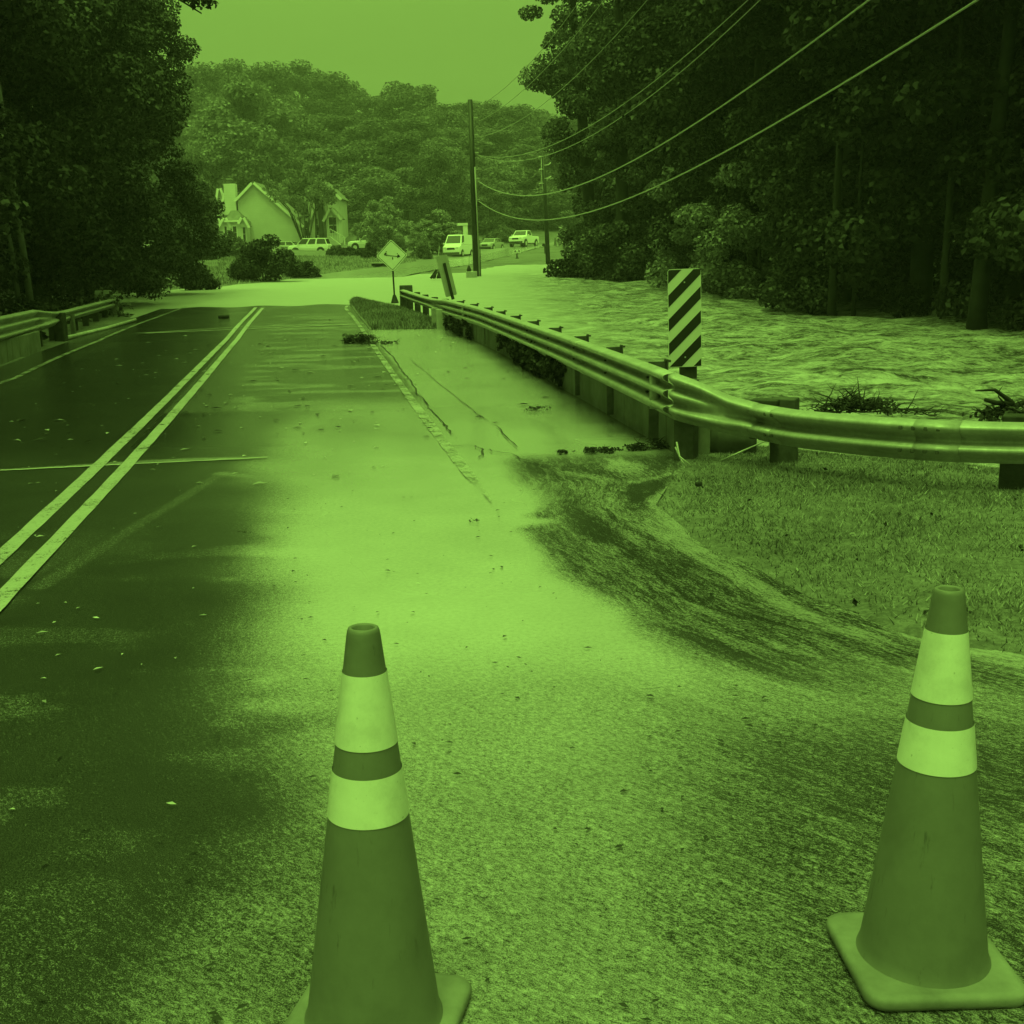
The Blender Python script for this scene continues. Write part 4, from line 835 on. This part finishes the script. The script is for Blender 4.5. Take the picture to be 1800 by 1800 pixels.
bx = D(831, 484, 70); t = thing('concrete_block', 'pale square concrete block at the foot of the near utility pole', 'block', (bx[0] - .05, bx[1] - .4, float(zw(bx[1])) - .25)); obj('block', B((0, 0, .28), (.62, .4, .62), 0, bev=.02), 'box', t)
t = thing('debris_clump', 'small dark clump with a thin stick on the block by the near pole', 'debris', (bx[0] - .2, bx[1] - .4, float(zw(bx[1])) + .32)); obj('clump', lathe([(.12, 0), (.14, .1), (.06, .32), (.01, .36)], 7), 'dark', t); obj('stick', T([(0, 0, .2), (.05, 0, 1.0)], .012, 5), 'dark', t)

# ------------------------------------------------------------------ vehicles
def loft(stations, flip=False):
    bm = bmesh.new(); rings = [[bm.verts.new(p) for p in r_] for r_ in stations]; n = len(rings[0])
    for i in range(len(rings) - 1):
        for k in range(n):
            f = bm.faces.new((rings[i][k], rings[i][(k + 1) % n], rings[i + 1][(k + 1) % n], rings[i + 1][k])); f.smooth = False
    bm.faces.new(rings[0][::-1]); bm.faces.new(rings[-1]); bmesh.ops.recalc_face_normals(bm, faces=bm.faces); return bm
def vehicle(name, label, cat, loc, rz, L, Wd, hood, belt, top, xs_, wr, paint, group=None, bed=False, lift=.28):
    """xs_: x of (rear cabin base, rear cabin top, front cabin top, front cabin base); front is +x"""
    t = thing(name, label, cat, loc, rz, group); w = Wd / 2; x0, x1 = -L / 2, L / 2; rb, rt, f_t, fb = xs_
    def ring(x, hw, z0, zt, rnd=.9): zm = z0 + (zt - z0) * .55; return [(x, -hw * .94, z0), (x, -hw, zm), (x, -hw * .97, zt - .06), (x, -hw * rnd, zt), (x, hw * rnd, zt), (x, hw * .97, zt - .06), (x, hw, zm), (x, hw * .94, z0)]
    rear = belt if not bed else belt * .97
    st = [ring(x0, w * .92, lift + .12, rear - .06), ring(x0 + .12, w, lift, rear), ring(rb, w, lift, belt), ring(fb, w, lift, belt), ring(fb + (x1 - fb) * .75, w * .97, lift, hood), ring(x1 - .08, w * .93, lift + .02, hood - .07), ring(x1, w * .86, lift + .1, hood - .22)]
    body = loft(st)
    def cab(x, hw, z): return [(x, -hw, z), (x, hw, z)]
    a = [(rb, w * .95, belt - .01), (rt, w * .78, top - .02), (f_t, w * .78, top), (fb, w * .95, belt - .01)]
    v = [[body.verts.new((x, -hw, z)), body.verts.new((x, hw, z))] for x, hw, z in a]
    for i in range(3): body.faces.new((v[i][0], v[i][1], v[i + 1][1], v[i + 1][0]))
    body.faces.new([q[0] for q in v][::-1]); body.faces.new([q[1] for q in v])
    bmesh.ops.recalc_face_normals(body, faces=body.faces); bo = obj('body', body, paint, t)
    bev = bo.modifiers.new('bevel', 'BEVEL'); bev.width = .05; bev.segments = 2; bev.limit_method = 'ANGLE'; bev.angle_limit = R(25)
    def quad(nm, P, th=.012):
        bm = bmesh.new(); f = bm.faces.new([bm.verts.new(p) for p in P]); bm.normal_update(); nn = f.normal.copy(); r = bmesh.ops.extrude_face_region(bm, geom=[f]); vs = [e for e in r['geom'] if isinstance(e, bmesh.types.BMVert)]; bmesh.ops.translate(bm, verts=vs, vec=nn * th); bmesh.ops.recalc_face_normals(bm, faces=bm.faces); return obj(nm, bm, 'glass', t)
    def lerp(p, q, f): return tuple(p[i] + (q[i] - p[i]) * f for i in range(3))
    def pane(nm, A, Bq, Cq, Dq, m=.1, th=.02):      # A,B bottom; C,D top, shrunk inwards
        u0, u1 = m, 1 - m; f = lambda s_, r_: lerp(lerp(A, Bq, s_), lerp(Dq, Cq, s_), r_); quad(nm, [f(u0, .14), f(u1, .14), f(u1, .88), f(u0, .88)], th)
    bl = lambda i, s: (a[i][0], s * a[i][1], a[i][2])
    pane('windshield', bl(3, -1), bl(3, 1), bl(2, 1), bl(2, -1), .07); pane('rear_window', bl(0, 1), bl(0, -1), bl(1, -1), bl(1, 1), .1)
    for s in (-1, 1):
        A, Bq, Cq, Dq = (bl(0, s), bl(3, s), bl(2, s), bl(1, s)); cuts = [(0, .36), (.38, .66), (.68, 1)] if not bed else [(.1, .95)]
        if cat == 'car': cuts = [(.02, .5), (.52, 1)]
        if cat == 'van': cuts = [(.78, 1)]
        for c0, c1 in cuts:
            A2, B2, C2, D2 = lerp(A, Bq, c0), lerp(A, Bq, c1), lerp(Dq, Cq, c1), lerp(Dq, Cq, c0)
            P = (A2, B2, C2, D2) if s < 0 else (B2, A2, D2, C2); pane('side_window', P[0], P[1], P[2], P[3], .06)
    for xw in (x0 + L * .19, x1 - L * .19):
        for s in (-1, 1):
            m = Matrix.Translation((xw, s * (w - .10), wr)) @ Matrix.Rotation(R(90), 4, 'X')
            bm = bmesh.new(); bmesh.ops.create_cone(bm, cap_ends=True, segments=20, radius1=wr, radius2=wr, depth=.24, matrix=m); bmesh.ops.bevel(bm, geom=[e for e in bm.edges if len(e.link_faces) == 2 and max(len(f.verts) for f in e.link_faces) > 4], offset=.03, segments=2, affect='EDGES'); wh = obj('wheel', bm, 'tyre', t)
            bm = bmesh.new(); bmesh.ops.create_cone(bm, cap_ends=True, segments=16, radius1=wr * .62, radius2=wr * .5, depth=.27, matrix=m); obj('rim', bm, 'rim', wh)
            bm = bmesh.new(); bmesh.ops.create_cone(bm, cap_ends=True, segments=20, radius1=wr * 1.22, radius2=wr * 1.22, depth=.03, matrix=Matrix.Translation((xw, s * (w - .012), wr + .04)) @ Matrix.Rotation(R(90), 4, 'X')); obj('wheel_arch', bm, 'dark', t)
    for s in (-1, 1):
        obj('headlight', B((x1 - .04, s * w * .66, hood - .20), (.10, w * .34, .17), 0, bev=.02), 'lamp', t); obj('tail_light', B((x0 + .03, s * w * .80, rear - .28), (.07, w * .18, .34), 0, bev=.01), 'box', t); obj('mirror', B((fb - .25, s * (w + .09), belt + .1), (.12, .18, .16), 0, bev=.03), paint, t)
    obj('grille', B((x1 - .025, 0, hood - .26), (.09, w * .85, .2), 0, bev=.01), 'dark', t); obj('bumper', B((x1 + .0, 0, lift + .12), (.16, Wd * .93, .2), 0, bev=.04), 'dark' if cat != 'van' else 'steel', t); obj('bumper', B((x0 - .0, 0, lift + .14), (.14, Wd * .93, .18), 0, bev=.04), paint, t)
    obj('underside', B((0, 0, lift - .02), (L * .9, Wd * .8, .16)), 'dark', t)
    if bed: obj('cargo_bed', B(((x0 + rb) / 2 + .03, 0, belt - .012), (rb - x0 - .22, Wd * .82, .04)), 'dark', t)
    return t
GC = 'vehicles parked along the street by the houses'
def gpos(px, py, dep):
    q = D(px, py, dep); return (q[0], q[1], max(float(hterr(q[0], q[1])), q[2] - .4) if False else q[2])
q = gpos(806, 452, 128); vehicle('van', 'white high roofed van parked facing us on the street', 'van', q, R(-106), 4.9, 1.95, 1.12, 1.28, 2.28, (-2.40, -2.34, 1.05, 1.75), .34, 'carwhite', GC)
q = gpos(921, 434, 152); vehicle('pickup_truck', 'white pickup truck parked beyond the near utility pole', 'pickup', q, R(-114), 5.3, 2.0, 1.25, 1.32, 1.98, (-.55, -.35, .75, 1.35), .42, 'carwhite', GC, bed=True, lift=.45)
q = gpos(864, 440, 148); vehicle('car', 'small grey saloon car parked between the white van and the pickup', 'car', q, R(-112), 4.3, 1.75, .86, .92, 1.42, (-1.5, -.9, .35, 1.05), .31, 'cargrey', GC, lift=.2)
q = gpos(546, 448.5, 138); vehicle('station_wagon', 'white wagon with dark windows standing side on by the big gable', 'wagon', q, R(172), 4.7, 1.85, 1.05, 1.12, 1.86, (-2.22, -1.95, .6, 1.35), .38, 'carwhite', GC, lift=.34)
q = gpos(512, 446, 146); vehicle('car', 'pale low car half hidden by the large bush, left of the white wagon', 'car', q, R(-15), 4.4, 1.75, .9, .95, 1.45, (-1.6, -1.0, .3, 1.0), .32, 'carwhite', GC, lift=.22)
q = gpos(652, 440, 126); vehicle('car', 'white car half hidden by garden shrubs above the diamond sign', 'car', q, R(165), 4.4, 1.75, .95, 1.0, 1.5, (-1.6, -1.0, .3, 1.0), .34, 'carwhite', GC, lift=.24)

# ------------------------------------------------------------------ houses
def wall_prism(poly, y0, y1): return prism(poly, y0, y1)
def slab(p, q, y0, y1, th=.16, over=.0):
    d = Vector((q[0] - p[0], q[1] - p[1])); d.normalize(); n = Vector((-d.y, d.x)); n = n if n.y > 0 else -n
    return prism([(p[0], p[1]), (q[0], q[1]), (q[0] + n.x * th, q[1] + n.y * th), (p[0] + n.x * th, p[1] + n.y * th)], y0, y1)
def window(par, x, z, w, h, y=-.0, panes=2):
    f = obj('window', B((x, y - .04, z), (w + .2, .08, h + .2)), 'trim', par)
    if panes == 2:
        for dz in (-.25, .25): obj('pane', B((x, y - .085, z + dz * h), (w, .02, h * .46)), 'pane', f)
    else: obj('pane', B((x, y - .085, z), (w, .02, h)), 'pane', f)
def house(px, base, dep, label, rz=0, name='house'):
    q = D(px, base, dep); return thing(name, label, 'house', (q[0], q[1], q[2]), rz), dep / F
def gable(par, x0, x1, xp, z0, zl, zrt, zp, y0, y1, mat='siding', roof='roof', trim=True, eave=.25):
    obj('wall', wall_prism([(x0, z0), (x1, z0), (x1, zrt), (xp, zp), (x0, zl)], y0, y1), mat, par)
    for xe_, ze, s in ((x0, zl, -1), (x1, zrt, 1)):
        sl = (zp - ze) / (xp - xe_); e_ = (xe_ + s * eave, ze + s * eave * sl)
        obj('roof', slab((e_[0], e_[1] + .02), (xp, zp + .02), y0 - .35, y1 + .3, .16), roof, par)
        if trim: obj('fascia', slab((e_[0], e_[1] - .14), (xp, zp - .14), y0 - .40, y0 - .36, .30), 'trim', par)
h, u = house(480, 446, 152, 'pale two storey house with a big blank gable wall, chimney and small gabled bays'); m_ = lambda px: (px - 480) * u; z_ = lambda py: (446 - py) * u
gable(h, m_(424), m_(532), m_(453), -1.5, z_(352), z_(398), z_(325), 0, 9, 'siding')
obj('chimney', B(((m_(401) + m_(421)) / 2, .6, z_(352) / 1), (20 * u, 1.2, z_(327) - z_(380)), 0, bev=.03), 'siding2', h)
ch = obj('chimney_cap', B(((m_(405) + m_(414)) / 2, .6, z_(322)), (9 * u, .6, 8 * u)), 'steel', h); obj('cap_lid', B((m_(409.5), .6, z_(317)), (9 * u, .7, .08)), 'hard', ch)
obj('wall', wall_prism([(m_(378), -1.5), (m_(424), -1.5), (m_(424), z_(378)), (m_(378), z_(378))], 1.2, 8), 'siding2', h)
obj('roof', slab((m_(384), z_(378)), (m_(408), z_(336)), 1.5, 8, .2), 'roofdark', h)
gable(h, m_(385), m_(402), m_(391), z_(378), z_(357), z_(364), z_(331), 1.0, 4, 'siding2', 'roofdark', eave=.15); window(h, m_(393), z_(360), .35, 1.0, 1.0)
gable(h, m_(399), m_(410), m_(404), z_(378), z_(352), z_(352), z_(340), .6, 3, 'siding2', 'roofdark', eave=.12); window(h, m_(405), z_(356), .3, .9, .6)
# bay with hipped roof and tall windows
obj('wall', B(((m_(409) + m_(442)) / 2, -1.2, z_(418)), (33 * u, 2.4, z_(391) - z_(446)), 0), 'siding2', h)
bm = bmesh.new(); b0 = [(m_(406), -2.7, z_(391)), (m_(445), -2.7, z_(391)), (m_(445), .2, z_(391)), (m_(406), .2, z_(391))]; tq = [(m_(414), -1.0, z_(371)), (m_(424), -1.0, z_(371)), (m_(424), .0, z_(371)), (m_(414), .0, z_(371))]
vb = [bm.verts.new(p) for p in b0]; vt = [bm.verts.new(p) for p in tq]; bm.faces.new(vb[::-1]); bm.faces.new(vt)
for i in range(4): bm.faces.new((vb[i], vb[(i + 1) % 4], vt[(i + 1) % 4], vt[i]))
obj('roof', bm, 'roof', h); obj('fascia', B((m_(425.5), -2.72, z_(390)), (39 * u, .08, .22)), 'trim', h)
window(h, m_(423), z_(409), .42, 1.5, -2.4); window(h, m_(439), z_(412), .3, 1.6, -2.4)
gable(h, m_(436), m_(448), m_(441), z_(400), z_(392), z_(398), z_(384), -3.2, -2.3, 'siding2', 'roof', eave=.1)
# porch fronts with steep little gables
for xa, xb_, xp, zl, zp in ((375, 389, 382, 398, 384), (386, 399, 391, 396, 381), (399, 413, 407, 396, 383)):
    gable(h, m_(xa), m_(xb_), m_(xp), z_(442), z_(zl), z_(zl), z_(zp), -1.6 - (xp - 380) * .02, 1.2, 'siding2', 'roofdark', eave=.12); window(h, m_(xp), z_(406), .32, 1.1, -1.6 - (xp - 380) * .02)
obj('arch', prism([(m_(382) + math.cos(a) * r_, z_(386) + math.sin(a) * r_ * 1.4) for r_, rg in ((.9, np.linspace(0, math.pi, 12)), (.65, np.linspace(math.pi, 0, 12))) for a in rg], -2.0, -1.9), 'trim', h)
w, u = house(352, 441, 140, 'low pale sided wing at the left of the houses, above a dark hedge', name='outbuilding'); m_ = lambda px: (px - 352) * u
obj('wall', wall_prism([(m_(330), -1.2), (m_(380), -1.2), (m_(380), 1.9), (m_(330), 1.9)], 0, 5), 'siding', w); obj('roof', slab((m_(325), 1.95), (m_(384), 1.95), -.4, 3, .25), 'roofdark', w); obj('downpipe', B((m_(367), -.06, .5), (.16, .1, 2.6)), 'dark', w); obj('corner_board', B((m_(379), -.03, .4), (.2, .06, 2.8)), 'trim', w)
h, u = house(575, 441, 154, 'pale house with steep gable, porch and white stair railing right of the big gable'); m_ = lambda px: (px - 575) * u; z_ = lambda py: (441 - py) * u
gable(h, m_(543), m_(598), m_(570), -1.5, z_(350), z_(350), z_(322), 1.2, 9, 'siding', 'roof')
obj('wall', wall_prism([(m_(534), -1.5), (m_(566), -1.5), (m_(566), z_(383)), (m_(534), z_(383))], -.6, 1.4), 'siding2', h); obj('roof', slab((m_(528), z_(385)), (m_(560), z_(378)), -1.0, 1.6, .2), 'roof', h)
gable(h, m_(553), m_(582), m_(570), -1.5, z_(384), z_(384), z_(348), -1.0, 1.4, 'siding2', 'roof')
for x, zc_, w_, hh in ((544, 402, .5, 1.9), (561, 396, .35, 1.5), (562, 407, .3, 1.0)): window(h, m_(x), z_(zc_), w_, hh, -1.02 if x > 550 else -.62)
obj('downpipe', B((m_(570), -1.5, z_(400)), (8 * u, .5, z_(360) - z_(441)), 0), 'dark_wood', h)
gable(h, m_(580), m_(602), m_(589), -1.5, z_(385), z_(385), z_(370), -1.8, 1.0, 'siding2', 'roof')
window(h, m_(588), z_(398), .5, 2.0, -1.8); window(h, m_(595), z_(398), .3, 1.9, -1.8)
st = obj('stair', prism([(m_(588), -.8), (m_(616), -.8), (m_(616), .1), (m_(588), z_(417))], -4.2, -2.9), 'siding2', h)
rl = obj('stair_railing', T([(m_(590), -4.25, z_(405)), (m_(602), -4.25, z_(412)), (m_(614), -4.25, z_(420))], .06, 6), 'trim', h)
for k in range(7): x = 590 + 4 * k; zt = 405 + (x - 590) * .62; obj('baluster', B((m_(x), -4.25, z_(zt + 6)), (.07, .07, 12 * u)), 'trim', rl)
obj('stair_post', B((m_(614), -4.25, z_(428)), (.16, .16, 17 * u)), 'trim', h)
h, u = house(745, 430, 170, 'pale house mostly hidden among the hillside trees above the diamond sign'); m_ = lambda px: (px - 745) * u; z_ = lambda py: (430 - py) * u
gable(h, m_(715), m_(770), m_(738), -2, z_(345), z_(345), z_(318), 0, 8, 'siding', 'roof'); window(h, m_(728), z_(362), .5, 1.4, 0); window(h, m_(752), z_(362), .5, 1.4, 0)
h, u = house(812, 438, 150, 'white porch frame with a flat beam standing up behind the white van', name='porch'); m_ = lambda px: (px - 812) * u; z_ = lambda py: (438 - py) * u
obj('column', B((m_(819), 0, z_(420)), (8 * u, .6, z_(398) - z_(442))), 'trim', h); obj('beam', B((m_(813), 0, z_(395.5)), (21 * u, .7, .3)), 'trim', h)

# ------------------------------------------------------------------ small things on the lawns and street
def pick(px, py, dep): q = D(px, py, dep); return (q[0], q[1], q[2])
t = thing('garden_fence', 'low white slatted fence panel on the lawn left of the large bush', 'fence', pick(362, 470, 88), R(-8)); u = 88 / F
for k in range(11): obj('picket', B(((-20 + 4 * k) * u, 0, 7 * u), (2.6 * u, .04, 11 * u)), 'pale_wood', t)
obj('fence_rail', B((0, .05, 10 * u), (44 * u, .04, .09)), 'pale_wood', t); obj('fence_rail', B((0, .05, 4 * u), (44 * u, .04, .09)), 'pale_wood', t)
t = thing('storm_drain', 'dark curb inlet with a pale lip at the lawn edge left of the diamond sign', 'drain', pick(668, 470, 98), R(10)); u = 98 / F
obj('lip', B((0, 0, 8 * u), (32 * u, .9, .10), 0, bev=.02), 'paleconcrete', t); obj('opening', B((0, .1, 4 * u), (29 * u, .6, 5 * u)), 'black', t)
t = thing('mailbox', 'pale mailbox pair on a dark post in front of the pickup truck', 'mailbox', pick(909, 459, 112)); u = 112 / F
obj('post', B((0, 0, 7 * u), (.12, .12, 15 * u)), 'black', t); obj('box', B((-3 * u, -.05, 16 * u), (6 * u, .35, 6 * u), 0, bev=.05), 'carwhite', t); obj('box', B((3.6 * u, -.05, 16 * u), (6 * u, .35, 6 * u), 0, bev=.05), 'carwhite', t); obj('base', lathe([(.32, 0), (.28, .12), (.08, .35)], 7), 'dark', t)
for s in (-3, 3.6): obj('door', B((s * u, -.24, 17.5 * u), (.14, .03, .12)), 'black', t)
t = thing('mailbox', 'dark mailbox tilted on its post just left of the farther utility pole', 'mailbox', pick(958, 446, 118)); u = 118 / F
obj('post', B((0, 0, 7 * u), (.12, .12, 14 * u)), 'black', t); obj('box', B((-2 * u, 0, 15 * u), (5.5 * u, .3, 5 * u), rot=Matrix.Rotation(R(20), 4, 'Y'), bev=.04), 'black', t)
t = thing('marker_post', 'tiny dark marker post standing on the street beyond the farther pole', 'post', pick(976, 432, 150)); obj('stake', lathe([(.22, 0), (.18, .1), (.08, .9), (.03, 1.0)], 8), 'steel', t)
q = pick(768, 489, 66); t = thing('debris_clump', 'dark heap of flood debris left of the leaning sign', 'debris', q)
bm = bmesh.new()
for k in range(22): a = random.random() * 6.28; tube(bm, [(math.cos(a) * .35, math.sin(a) * .3, 0), (math.cos(a) * .12 + .1, math.sin(a) * .1, random.uniform(.2, .5))], [.05, .02], 5)
obj('twigs', bm, 'driftwood', t, kind='stuff')

# culvert drum and debris by the rail
c = Vector(G(1256, 806, .0)) + Vector((.1, .3, 0)); t = thing('steel_drum', 'dark rounded drum lying under the bend of the guard rail', 'drum', (c.x, c.y, .18), R(-12))
bm = bmesh.new(); prof = [(0, -.30), (.20, -.30), (.215, -.29), (.215, -.02), (.225, -.005), (.215, .01), (.21, .27), (.20, .30), (0, .30)]
for k_, (r_, xq) in enumerate(prof[1:-1]): pass
rings = [[bm.verts.new((xq, math.cos(2 * math.pi * k / 28) * r_, math.sin(2 * math.pi * k / 28) * r_)) for k in range(28)] for r_, xq in prof[1:-1]]
for i in range(len(rings) - 1):
    for k in range(28): f = bm.faces.new((rings[i][k], rings[i][(k + 1) % 28], rings[i + 1][(k + 1) % 28], rings[i + 1][k])); f.smooth = True
bm.faces.new(rings[0]); bm.faces.new(rings[-1][::-1]); obj('shell', bm, 'drum', t)
t = thing('marker_post', 'short pale stake beside the drum under the rail', 'post', (c.x + .42, c.y - .1, .0), 0); obj('stake', B((0, 0, .17), (.06, .03, .4)), 'pale_wood', t)
def driftwood(name, label, loc, n, spread, hgt, rad, leafy=0, seed=1):
    rr = random.Random(seed); t = thing(name, label, 'debris', loc); bm = bmesh.new()
    for k in range(n):
        x = rr.gauss(0, .36) * spread[0]; y = rr.uniform(-1, 1) * spread[1]; L = rr.uniform(.15, .7) * spread[0]; ang = rr.choice((0, math.pi)) + rr.gauss(0, .5)
        z = rr.random() * hgt * max(.05, 1 - abs(x) / spread[0]); P = [Vector((x, y, z))]; el = rr.gauss(0, .35)
        for j in range(4): ang += rr.gauss(0, .45); el += rr.gauss(-.05, .4); P.append(P[-1] + Vector((math.cos(ang) * math.cos(el), math.sin(ang) * .6, math.sin(el) * .8)) * L / 4)
        for p in P: p.z = max(p.z, 0.0)
        r0 = rad * rr.uniform(.25, .9); tube(bm, P, [r0, r0 * .9, r0 * .7, r0 * .5, r0 * .2], 5)
    obj('twigs', bm, 'driftwood', t, kind='stuff')
    if leafy:
        C = [(rr.uniform(-.8, .8) * spread[0], rr.uniform(-1, 1) * spread[1], rr.uniform(0, hgt * .6)) for _ in range(14)]; V, Fq = leaves(C, [(spread[0] * .34, spread[1] * .6, hgt * .34)] * 14, leafy, rad * 3); obj('litter', np_mesh('litter', V, Fq), 'litter_dark', t, kind='stuff')
    return t
q = D(1500, 722, 11.6); driftwood('debris_pile', 'tangled dark flood debris caught behind the near right rail', tuple(q), 150, (.50, .18), .15, .012, 900, 3)
q = D(1620, 727, 11.4); driftwood('debris_pile', 'thin line of twigs behind the rail between the two debris heaps', tuple(q), 30, (.45, .15), .05, .008, 0, 5)
q = D(1775, 735, 10.2); t = driftwood('debris_pile', 'forked dark branches heaped at the post behind the far right of the rail', tuple(q), 60, (.34, .15), .15, .014, 300, 8)
bm = bmesh.new()
for pts in ([(.1, 0, .0), (0, 0, .14), (-.14, .0, .24), (-.30, 0, .235)], [(.02, 0, .12), (-.12, 0, .13), (-.22, 0, .16)], [(0, 0, .08), (.2, .1, .14), (.36, .1, .12)]): tube(bm, pts, [.026, .022, .015, .006][:len(pts)], 6)
obj('branch', bm, 'driftwood', t)
q = G(1060, 796); driftwood('debris_pile', 'dark leaf heap on the mud left of the concrete wall end', (q[0], q[1], .01), 26, (.16, .09), .05, .008, 380, 11)
q = G(1145, 790); driftwood('debris_pile', 'dark leafy litter at the foot of the near end of the concrete wall', (q[0], q[1], .01), 40, (.26, .1), .08, .008, 620, 12)
q = G(988, 798); driftwood('debris_pile', 'single dark lump of litter at the edge of the flooded shoulder', (q[0], q[1], .01), 8, (.05, .04), .04, .008, 80, 13)
q = G(632, 602); driftwood('debris_pile', 'black bushy heap of debris lying across the right edge line', (q[0], q[1], .01), 90, (.34, .15), .20, .016, 600, 14)
q = G(668, 605); driftwood('debris_pile', 'flat tail of twigs trailing right from the black heap on the edge line', (q[0], q[1], .01), 30, (.45, .15), .06, .012, 150, 15)
q = G(945, 722); driftwood('debris_pile', 'small dark twigs on the flooded shoulder near the concrete wall', (q[0], q[1], .01), 14, (.16, .08), .05, .008, 60, 16)
q = G(832, 918); driftwood('debris_pile', 'tiny dark twig lying in the bright wet lane', (q[0], q[1], .006), 7, (.035, .02), .02, .004, 12, 17)
q = G(428, 937); driftwood('debris_pile', 'small thin twig on the wet road left of the bright lane', (q[0], q[1], .006), 6, (.06, .03), .015, .003, 0, 18)
q = G(394, 567); t = thing('debris_lump', 'flat dark lump on the far road near the centre line', 'debris', (q[0], q[1], float(zr(q[1])))); obj('lump', B((0, 0, .05), (.32, .2, .1), .3, bev=.03), 'dark', t)
q = G(1228, 872); t = thing('stone', 'small dark stone at the grass edge', 'stone', (q[0], q[1], .07)); obj('rock', B((0, 0, .015), (.05, .035, .035), .5, bev=.012), 'dark', t)
bm = bmesh.new(); q = G(1190, 812)
for pts in ([(0, 0, .18), (.01, -.1, .08), (.09, -.16, .02)], [(-.01, 0, .14), (.03, -.08, .04), (.07, -.14, .0)], [(.35, .0, .02), (.55, .15, .07), (.85, .3, .16)]): tube(bm, [Vector(p) for p in pts], [.008, .008, .004], 5)
t = thing('twigs', 'pale bent stems at the foot of the first rail post', 'debris', (q[0] - .02, q[1] - .12, .0)); obj('stem', bm, 'pale_wood', t)
C = [(float(np.interp(y, *XB)) + .05, y, .04) for y in RNG.uniform(28.5, 31, 8)]
# pale leaves and dark specks stuck on the road
def litter(n, xr, yr, size, mat, name, label, cond=None):
    x = RNG.uniform(*xr, n); y = yr[0] * (yr[1] / yr[0]) ** RNG.random(n); k = (x > xl(y)) & (x < xb(y) - .1); 
    if cond is not None: k &= cond(x, y)
    x, y = x[k], y[k]; n = len(x); a = RNG.random(n) * 6.28; s = size * (.4 + RNG.random(n) ** 2 * 1.2); c_, s_ = np.cos(a), np.sin(a); V = []
    for (u, v) in ((-.5, 0), (0, .22), (.5, 0), (0, -.22)): V.append(np.stack([x + (u * c_ - v * s_) * s, y + (u * s_ + v * c_) * s, zr(y) + .010 + np.abs(v) * s * .4 + RNG.random(n) * .004], -1))
    obj(name, np_mesh(name, np.stack(V, 1).reshape(-1, 3), np.arange(4 * n).reshape(-1, 4)), mat, kind='stuff', label=label, category='leaves')
litter(420, (-7, -.2), (3.4, 11), .038, 'litter', 'fallen_leaves', 'pale fallen leaves stuck to the dark wet lane', lambda x, y: RNG.random(len(x)) < np.clip(1.1 - (x - xc(y)) * .45, .05, 1) * np.where(y < 6, 1, .45))
litter(330, (-1.6, 1.2), (2.2, 9), .026, 'litter_dark', 'dark_litter', 'dark specks of leaf litter on the bright wet lane')
litter(600, (-8.5, -1), (9, 40), .10, 'litter', 'fallen_leaves', 'scattered leaves and foam flecks on the far lanes', lambda x, y: RNG.random(len(x)) < .5)
litter(260, (-7, 1), (11, 38), .10, 'litter_dark', 'dark_litter', 'dark litter scattered on the far lanes')

x = RNG.uniform(1, 6, 420); y = RNG.uniform(4.5, 11, 420); k = x > xb(y) + .1; x, y = x[k], y[k]
for nm, m_i, lab, sel in (('fallen_leaves', 'litter', 'pale fallen leaves scattered on the near right grass', slice(0, 90)), ('dark_litter', 'litter_dark', 'dark leaf scraps scattered on the near right grass', slice(90, None))):
    P = np.stack([x[sel], y[sel], hl(x[sel], y[sel]) + .02], -1); V, Fq = leaves(P, np.full((len(P), 3), .004), len(P), .032, .4); obj(nm, np_mesh(nm, V, Fq), m_i, kind='stuff', label=lab, category='leaves')

# ------------------------------------------------------------------ damp air
hz = bpy.data.materials.new('haze'); hz.use_nodes = True; ht = hz.node_tree; ht.nodes.clear(); ho = ht.nodes.new('ShaderNodeOutputMaterial'); hv = ht.nodes.new('ShaderNodeVolumePrincipled')
hv.inputs['Density'].default_value = .00072; hv.inputs['Color'].default_value = (.95, .95, .95, 1); ht.links.new(hv.outputs[0], ho.inputs['Volume'])
bm = B((0, 305, 44), (640, 720, 100)); o = obj('haze', bm, hz); o['kind'] = 'stuff'; o['label'] = 'pale damp haze in the air'
